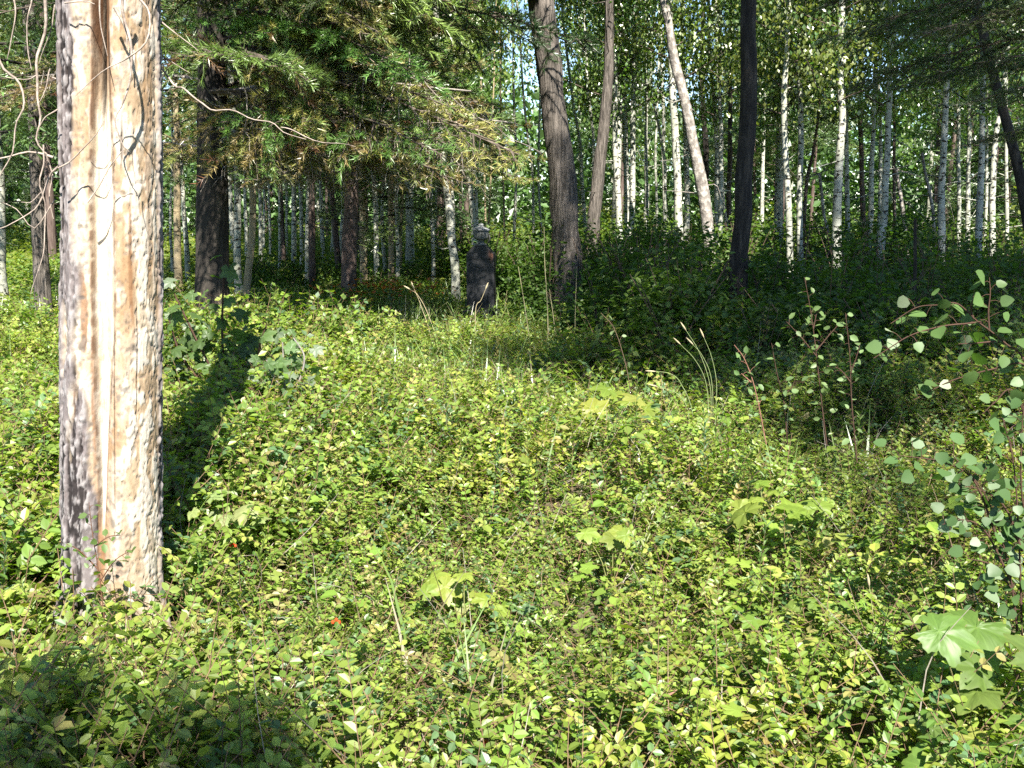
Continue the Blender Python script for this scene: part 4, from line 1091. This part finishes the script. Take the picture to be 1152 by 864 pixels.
# ------------------------------------------------------------------ single plants
def lobed_leaf(seed, lobes=5):
    """large maple-like leaf, unit radius, petiole joins near the origin, tip at +y"""
    r = np.random.default_rng(seed)
    NA, NR = 72, 6
    th = np.linspace(-math.pi, math.pi, NA, endpoint=False)
    ax = [0 + .1 * r.normal(), .95 + .1 * r.normal(), -.95 + .1 * r.normal(), 1.95, -1.95]; Ls = [1.0, .85 + .12 * r.random(), .85 + .12 * r.random(), .70, .70]
    rr = np.zeros(NA)
    for a0, L in zip(ax, Ls):
        d = np.abs((th - a0 + math.pi) % (2 * math.pi) - math.pi)
        rr = np.maximum(rr, L * np.clip(1 - .42 * d / .55, .60, 1) * (d < .75))
    rr = np.maximum(rr, .58)
    rr *= np.where(np.abs(th) > 2.75, .35, 1)
    rr *= 1 + .045 * np.sin(th * 24 + r.random() * 6) + .03 * r.normal(size=NA)
    V = [[0, 0, 0]]; C = [[1.2, 1.2, 1.1]]
    for k in range(1, NR + 1):
        q = k / NR
        for i in range(NA):
            R_ = rr[i] * q
            dmin = min(abs((th[i] - a0 + math.pi) % (2 * math.pi) - math.pi) for a0 in ax)
            z = .16 * min(dmin, .5) * q - (.16 + .22 * (seed % 3) / 2) * R_ ** 2 + .05 * math.sin(th[i] * 2 + seed) * q ** 2 + .015 * math.sin(R_ * 26 + dmin * 14)
            V.append([math.sin(th[i]) * R_, math.cos(th[i]) * R_, z])
            c = 1.18 if dmin < .05 else (1.0 + .07 * math.sin(R_ * 34 + dmin * 18)); c *= 1 + .10 * r.normal() * (k == NR); C.append([c * (1 + .10 * (k == NR)), c, c])
    F4 = []; F3 = []
    for i in range(NA):
        j = (i + 1) % NA; F3.append((0, 1 + i, 1 + j))
        for k in range(NR - 1): F4.append((1 + k * NA + i, 1 + (k + 1) * NA + i, 1 + (k + 1) * NA + j, 1 + k * NA + j))
    return np.array(V), [(np.array(F3), 0), (np.array(F4), 0)], np.array(C)
LOBED = [lobed_leaf(700 + i) for i in range(4)]

def rot_to(n, spin):
    """matrix whose z axis is n, spun about it"""
    n = np.asarray(n, float); n /= np.linalg.norm(n)
    q = Vector((0, 0, 1)).rotation_difference(Vector(n)).to_matrix() @ Matrix.Rotation(spin, 3, 'Z')
    return np.array(q)[None]

def thimbleberry(label, px, py, d, leaves, size=.085, seed=0, tone=(.135, .185, .035), group='big leaved thimbleberry plants'):
    r = np.random.default_rng(seed + 900)
    c = P(px, py, d); g = gz(c[0], d); base = np.array([c[0], d, g])
    t = thing('thimbleberry_plant', label, 'plant', base, group)
    a = Acc(); s = Acc()
    for k in range(leaves):
        ang = k * 2.4 + r.random(); rad = size * (.2 + .62 * math.sqrt(k)) * 1.25 if k else 0
        p = c - base + np.array([math.cos(ang) * rad, math.sin(ang) * rad * .8, (r.random() - .35) * size * 1.3 - .02 * k * .5 - .035])
        p[2] = max(p[2], .08)
        nrm = np.array([math.cos(ang) * .35 + r.normal() * .25 - .15, math.sin(ang) * .2 - .45 + r.normal() * .25, 1.0])
        V, F, C = LOBED[r.integers(0, 4)]
        sz = size * (1.15 if size > .1 else 1.0) * (.5 + .75 * r.random())
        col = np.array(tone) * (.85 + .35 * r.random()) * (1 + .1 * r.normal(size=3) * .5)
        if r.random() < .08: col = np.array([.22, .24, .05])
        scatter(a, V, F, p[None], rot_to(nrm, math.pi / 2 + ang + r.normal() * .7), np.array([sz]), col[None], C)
        V, F = tube(smooth_line([[0, 0, -.02], [p[0] * .3, p[1] * .3, p[2] * .6], p], 8), np.linspace(.0035, .0016, 8), 5); s.add(V, F, (.16, .17, .06))
    for k in range(1): pass
    obj('leaves', a.mesh('leaves', M['bigleaf'], True), t); obj('stems', s.mesh('stems', M['stem']), t)

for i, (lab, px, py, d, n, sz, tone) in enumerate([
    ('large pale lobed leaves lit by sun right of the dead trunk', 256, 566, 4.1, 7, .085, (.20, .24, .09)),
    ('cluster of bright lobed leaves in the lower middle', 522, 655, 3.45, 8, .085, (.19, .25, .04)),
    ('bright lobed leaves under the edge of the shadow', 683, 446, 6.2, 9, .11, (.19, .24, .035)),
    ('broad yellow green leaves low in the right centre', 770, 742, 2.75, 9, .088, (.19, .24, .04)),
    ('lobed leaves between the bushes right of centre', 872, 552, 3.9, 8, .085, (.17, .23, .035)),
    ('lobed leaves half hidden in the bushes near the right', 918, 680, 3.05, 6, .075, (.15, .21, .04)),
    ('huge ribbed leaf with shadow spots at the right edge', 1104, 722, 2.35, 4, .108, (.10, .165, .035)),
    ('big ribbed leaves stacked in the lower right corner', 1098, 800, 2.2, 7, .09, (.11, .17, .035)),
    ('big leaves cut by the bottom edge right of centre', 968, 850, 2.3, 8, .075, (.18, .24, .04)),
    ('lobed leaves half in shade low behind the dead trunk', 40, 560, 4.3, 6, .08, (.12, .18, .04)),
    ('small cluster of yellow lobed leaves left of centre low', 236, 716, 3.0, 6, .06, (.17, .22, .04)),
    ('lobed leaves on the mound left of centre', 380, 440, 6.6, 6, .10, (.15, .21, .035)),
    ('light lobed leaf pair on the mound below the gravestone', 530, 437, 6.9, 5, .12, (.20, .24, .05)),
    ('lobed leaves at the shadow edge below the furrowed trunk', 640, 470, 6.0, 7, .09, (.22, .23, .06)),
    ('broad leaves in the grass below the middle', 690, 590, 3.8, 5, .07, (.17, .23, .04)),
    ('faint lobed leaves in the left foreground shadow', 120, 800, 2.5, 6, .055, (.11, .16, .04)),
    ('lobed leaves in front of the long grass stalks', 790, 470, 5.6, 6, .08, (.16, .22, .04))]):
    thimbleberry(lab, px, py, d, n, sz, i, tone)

# red stemmed maple shrub behind the dead trunk
def leafy_shrub(name, label, stems, d, leafs, size, tone, leafT='lobed', stemcol=(.25, .08, .05), seed=0, w0=4, w1=1.5, cat='shrub', under=None, lm='bigleaf', spread=.05, group=None, petiole=.5):
    """stems: lists of photo points (x, y[, dd]) from foot to tip"""
    r = np.random.default_rng(seed)
    f0 = P(stems[0][0][0], stems[0][0][1], d); g = gz(f0[0], d); base = np.array([f0[0], d, g])
    t = thing(name, label, cat, base, group); a = Acc(); s = Acc(); k_ = d / FPX * .5
    for si, st in enumerate(stems):
        q = np.array([P(p[0], p[1], d + (p[2] if len(p) > 2 else 0)) for p in st]) - base
        pts = smooth_line(q, 6 * len(q)); V, F = tube(pts, np.linspace(w0, w1, len(pts)) * k_ * .75, 6); s.add(V, F, stemcol)
        seg = np.linalg.norm(np.diff(pts, axis=0), axis=1); cum = np.concatenate([[0], np.cumsum(seg)]); L = cum[-1]
        nl = leafs if isinstance(leafs, int) else leafs[si]
        for k in range(nl):
            u = L * (.12 + .88 * (k + .5 * r.random()) / nl); p = np.array([np.interp(u, cum, pts[:, c]) for c in range(3)])
            i0 = min(np.searchsorted(cum, u), len(pts) - 1); tg = pts[min(i0 + 1, len(pts) - 1)] - pts[i0 - 1]; tg /= np.linalg.norm(tg) + 1e-9
            side = np.cross(tg, [0, -1, 0]); side /= np.linalg.norm(side) + 1e-9; side *= 1 if k % 2 else -1
            off = (side + tg * .6 + r.normal(size=3) * .5) * size * petiole * (.8 + .6 * r.random())
            e = p + off; 
            V, F = tube(smooth_line([p, (p + e) / 2 + [0, 0, .1 * size], e], 5), [.0011 * k_ * 1600 * .5] * 5 if False else np.full(5, .0011), 3); s.add(V, F, stemcol)
            sz = size * (.7 + .55 * r.random()); col = np.array(tone) * (.8 + .4 * r.random())
            if under is not None and r.random() < .12: col = np.array(under)
            nrm = np.array([r.normal() * .7 - .1, -.45 + r.normal() * .7, .8 + r.normal() * .4])
            if leafT == 'lobed':
                V, F, C = LOBED[r.integers(0, 4)]; scatter(a, V, F, e[None], rot_to(nrm, r.random() * 6.283), np.array([sz * .55]), col[None], C)
            else:
                T_, F_ = LEAFR if leafT == 'round' else LEAF6
                dirv = off.copy(); spin = math.atan2(-dirv[0], dirv[1] if abs(dirv[1]) > 1e-4 else 1e-4) + r.normal() * .6
                scatter(a, T_, F_, e[None], rot_to(nrm, spin), np.array([sz]), col[None])
    obj('leaves', a.mesh('leaves', M[lm], True), t); obj('stems', s.mesh('stems', M['stem'], True), t)
    return t

leafy_shrub('maple_shrub', 'red stemmed shrub with lobed leaves in front of the dark pine', [
    [(262, 520), (256, 450), (250, 380), (252, 305), (254, 296)], [(268, 520), (248, 440), (215, 370), (196, 330)], [(262, 500), (232, 440), (204, 400), (190, 360)],
    [(272, 520), (285, 440), (292, 390), (300, 365)], [(262, 520), (275, 470), (268, 420), (270, 372)], [(240, 520), (215, 470), (200, 430), (192, 400)], [(285, 510), (300, 470), (312, 440)]],
    6.7, 26, .14, (.075, .125, .035), 'lobed', (.06, .034, .024), 31, 5, 2, under=(.13, .17, .10))
leafy_shrub('maple_shrub', 'small pale leaved shrub with a grey stem left of centre', [
    [(332, 500), (326, 460), (320, 430), (318, 385)], [(325, 452), (338, 425), (342, 400), (330, 380)], [(322, 440), (305, 420), (300, 405)], [(334, 490), (345, 460), (350, 440)]],
    6.1, 8, .115, (.09, .15, .05), 'lobed', (.20, .18, .165), 32, 4, 2, under=(.15, .19, .12))
# wheat-like stalks and small leafy stems at the shadow edge
leafy_shrub('leafy_stem', 'upright red brown stem with small leaves left in front of the shade', [
    [(930, 500), (924, 450), (918, 395), (912, 350), (905, 312)], [(918, 400), (900, 378), (885, 362)], [(918, 395), (932, 378), (946, 362)], [(915, 370), (920, 345)]],
    3.7, [20, 8, 8, 5], .030, (.10, .15, .05), 'oval', (.055, .032, .022), 41, 2.2, 1.0, lm='sapleaf', petiole=.4)
leafy_shrub('leafy_stem', 'red stem with paired leaves beside the arching aspen twigs', [
    [(964, 520), (958, 450), (956, 400), (951, 352)], [(957, 420), (964, 400), (968, 385)], [(957, 430), (944, 415), (930, 412)]],
    3.6, [16, 5, 5], .032, (.12, .18, .07), 'oval', (.055, .032, .022), 42, 2.2, 1.0, lm='sapleaf', petiole=.4)
leafy_shrub('leafy_stem', 'short red stem at the shadow edge left of the leafy stems', [
    [(886, 500), (882, 455), (873, 415), (868, 386)], [(880, 445), (890, 437), (894, 428)]], 4.0, [10, 4], .032, (.09, .14, .05), 'oval', (.055, .032, .022), 43, 2.0, 1.0, lm='sapleaf', petiole=.4)
leafy_shrub('leafy_stem', 'thin leafy stem right of the long grass stalks', [[(862, 500), (850, 440), (838, 405), (826, 388)], [(845, 430), (834, 420)]], 4.4, [11, 4], .034, (.09, .15, .05), 'oval', (.20, .10, .07), 44, 2, 1, lm='sapleaf', petiole=.4)
leafy_shrub('leafy_stem', 'stem with a few white leaves against the shaded brush', [[(712, 470), (706, 420), (692, 372), (676, 352)]], 6.4, [8], .045, (.16, .22, .10), 'oval', (.10, .07, .045), 45, 1.4, .8, under=(.35, .37, .28))
# arching aspen sapling on the right
leafy_shrub('aspen_sapling', 'arching aspen sapling with round grey green leaves', [
    [(1175, 470), (1152, 405), (1132, 387), (1115, 373), (1099, 361), (1077, 341.6), (1057, 343), (1031, 346), (1002, 364)],
    [(1104, 362), (1088, 364), (1060, 367), (1025, 377), (1000, 392), (983, 403)],
    [(1113, 372), (1112, 350), (1114, 330), (1113, 312)], [(1095, 358), (1092, 345), (1096, 334)],
    [(1180, 440), (1152, 410), (1122, 414), (1077, 426), (1050, 438), (1028, 450)], [(1120, 384), (1098, 386), (1078, 387)],
    [(1165, 500), (1140, 440), (1120, 452), (1105, 466)]],
    2.9, [13, 11, 7, 3, 12, 4, 7], .043, (.072, .125, .036), 'round', (.06, .034, .024), 51, 3.2, 1.2, cat='sapling', lm='sapleaf', petiole=.45, under=(.20, .24, .15))
leafy_shrub('aspen_sapling', 'bushy aspen sapling with dull blue green leaves below the arching one', [
    [(1150, 760), (1135, 640), (1110, 560), (1070, 510)], [(1150, 720), (1146, 600), (1140, 520), (1128, 470)], [(1140, 660), (1110, 600), (1085, 585), (1060, 590)],
    [(1165, 640), (1150, 560), (1149, 500), (1152, 450)], [(1120, 600), (1095, 540), (1060, 520), (1010, 512)], [(1165, 700), (1120, 640), (1088, 628)], [(1150, 620), (1130, 570), (1100, 550), (1078, 548)]],
    2.75, [34, 34, 26, 26, 24, 20, 24], .037, (.062, .115, .036), 'round', (.06, .034, .024), 52, 4, 1.3, cat='sapling', lm='sapleaf', petiole=.6, under=(.14, .19, .11))
leafy_shrub('young_shrub', 'fern leaved sprout in front of the dead trunk foot', [
    [(118, 700), (112, 650), (104, 600), (100, 565)], [(110, 640), (90, 620), (75, 612)], [(112, 655), (130, 630), (150, 618)], [(106, 615), (122, 604), (136, 602)]],
    3.15, [16, 7, 8, 6], .030, (.10, .16, .04), 'oval', (.10, .05, .03), 61, 2.4, 1.0, petiole=.3)

# grass stalks with seed heads
def stalks(label, d, lines, w_=2.0, head=True, col=(.24, .22, .12), hc=(.32, .27, .17), name='grass_stalks', group=None):
    f = P(lines[0][0][0], lines[0][0][1], d); g = gz(f[0], d); base = np.array([f[0], d, g])
    t = thing(name, label, 'grass', base, group); k = d / FPX * .5
    for ln in lines:
        a = Acc()
        q = np.array([P(p[0], p[1], d + (p[2] if len(p) > 2 else 0)) for p in ln]) - base
        q = np.vstack([[q[0][0], q[0][1], min(0, q[0][2])], q])
        pts = smooth_line(q, 20); V, F = tube(pts, np.linspace(w_, w_ * .45, 20) * k * .62, 4); a.add(V, F, col)
        so_ = obj('stalk', a.mesh('stalk', M['stem'], True), t)
        if head:
            h = Acc()
            e = pts[-1]; dr = (pts[-1] - pts[-4]); dr /= np.linalg.norm(dr)
            hp = e + dr * np.linspace(0, .05 * (d / 4) ** .5, 7)[:, None]
            V, F = tube(hp, np.array([.3, 1, 1.3, 1.3, 1.1, .8, .2]) * w_ * .85 * k, 6); h.add(V, F, hc); obj('seed_head', h.mesh('seed_head', M['stem'], True), so_)
stalks('tall pale grass stalks with seed heads at the shadow edge', 5.6, [
    [(800, 470), (798, 430), (786, 395), (772, 372)], [(802, 470), (800, 425), (790, 400), (780, 388)], [(797, 470), (794, 430), (782, 405), (766, 388)],
    [(780, 470), (765, 430), (752, 420), (738, 418)], [(805, 470), (806, 430), (800, 400), (792, 380)], [(775, 470), (764, 445), (750, 438), (740, 435)]], 1.8, col=(.17, .21, .09))
stalks('tall dry stalks standing before the furrowed trunk', 9.5, [
    [(599, 415), (594, 370), (588, 330), (583, 300)], [(617, 420), (616, 350), (613, 300), (612, 255)], [(626, 420), (624, 370), (618, 325)], [(648, 410), (647, 360), (649, 300)]], 2.6, head=False, col=(.22, .20, .11))
stalks('dry straw stalks in the grass left of the gravestone', 9.8, [
    [(492, 385), (480, 350), (470, 332), (462, 326)], [(485, 380), (474, 345), (466, 325)], [(535, 350), (541, 338), (546, 326)]], 1.8, col=(.30, .25, .15))
stalks('straw coloured stem upright in the lower right bushes', 2.9, [[(991, 800), (988, 740), (982, 690), (978, 660)]], 3.0, col=(.26, .25, .12))
stalks('dry bent stalk at the bottom near a ribbed leaf', 2.45, [[(718, 850), (720, 820), (735, 795), (748, 785)], [(1062, 850), (1050, 830), (1046, 822)]], 3.0, col=(.28, .21, .14), hc=(.22, .12, .09))
stalks('dead brown stalk with a dark seed head right of centre low', 2.9, [[(1075, 770), (1050, 735), (1036, 722), (1028, 710)]], 3.0, col=(.25, .15, .09), hc=(.14, .08, .07))

# orange leaved plants on the crest of the mound, pale dead leaves
def patch(name, label, pts, d, n, size, tone, cat='plant'):
    c = P(*pts, d); g = gz(c[0], d); base = np.array([c[0], d, g]); t = thing(name, label, cat, base)
    a = Acc(); p = rng.normal(size=(n, 3)) * [.45, .25, .06] + (c - base); p[:, 2] = np.maximum(p[:, 2], .1)
    scatter(a, *LEAF6, p, rot_mats(rng.random(n) * 6.283, (rng.random(n) - .5) * 1.4, (rng.random(n) - .5) * 1.4), size * (.7 + .6 * rng.random(n)), np.array([tone]) * (.7 + .6 * rng.random((n, 1))))
    obj('leaves', a.mesh('leaves', M['bigleaf']), t)
    s = Acc()
    for k in range(8):
        q = p[k]; V, F = tube(np.array([[0, 0, -.02], q * [.6, .6, .5], q]), [.004, .003, .002], 4); s.add(V, F, (.2, .12, .07))
    obj('stems', s.mesh('stems', M['stem']), t)
patch('red_leaved_plant', 'orange red leaved plants on the crest of the mound', (430, 324), 13.2, 150, .06, (.42, .13, .03))
# small berries and pale curled leaves in the low bushes
for i, (px, py, d) in enumerate(((576, 806, 2.75), (547, 838, 2.6), (378, 700, 3.2), (262, 614, 3.9), (222, 655, 3.5))):
    c = P(px, py, d); a = Acc()
    for k in range(3):
        th = np.linspace(0, math.pi, 6); prof = np.stack([np.sin(th) * .006, -np.cos(th) * .007], 1); n = 8; ph = np.linspace(0, 2 * math.pi, n, endpoint=False)
        V = np.stack([prof[:, :1] * np.cos(ph), prof[:, :1] * np.sin(ph), np.repeat(prof[:, 1:], n, 1)], -1).reshape(-1, 3) + [(k - 1) * .011, (k % 2) * .006, (k % 2) * .006]
        ii = np.arange(5)[:, None] * n; j = np.arange(n)[None]; kk = (j + 1) % n
        a.add(V, np.stack([ii + j, ii + kk, ii + n + kk, ii + n + j], -1).reshape(-1, 4), (.55, .06, .015))
    o = obj('berries', a.mesh('berries', M['stem'], True), None, c)
    tag(o, ['red berries low in the middle of the bottom edge', 'orange berries at the bottom edge left of the middle', 'red berries in the bushes left of the bright leaf cluster',
            'red berries right of the dead trunk foot', 'red berries close below the pale lobed leaves'][i], 'berries', 'red berry clusters')
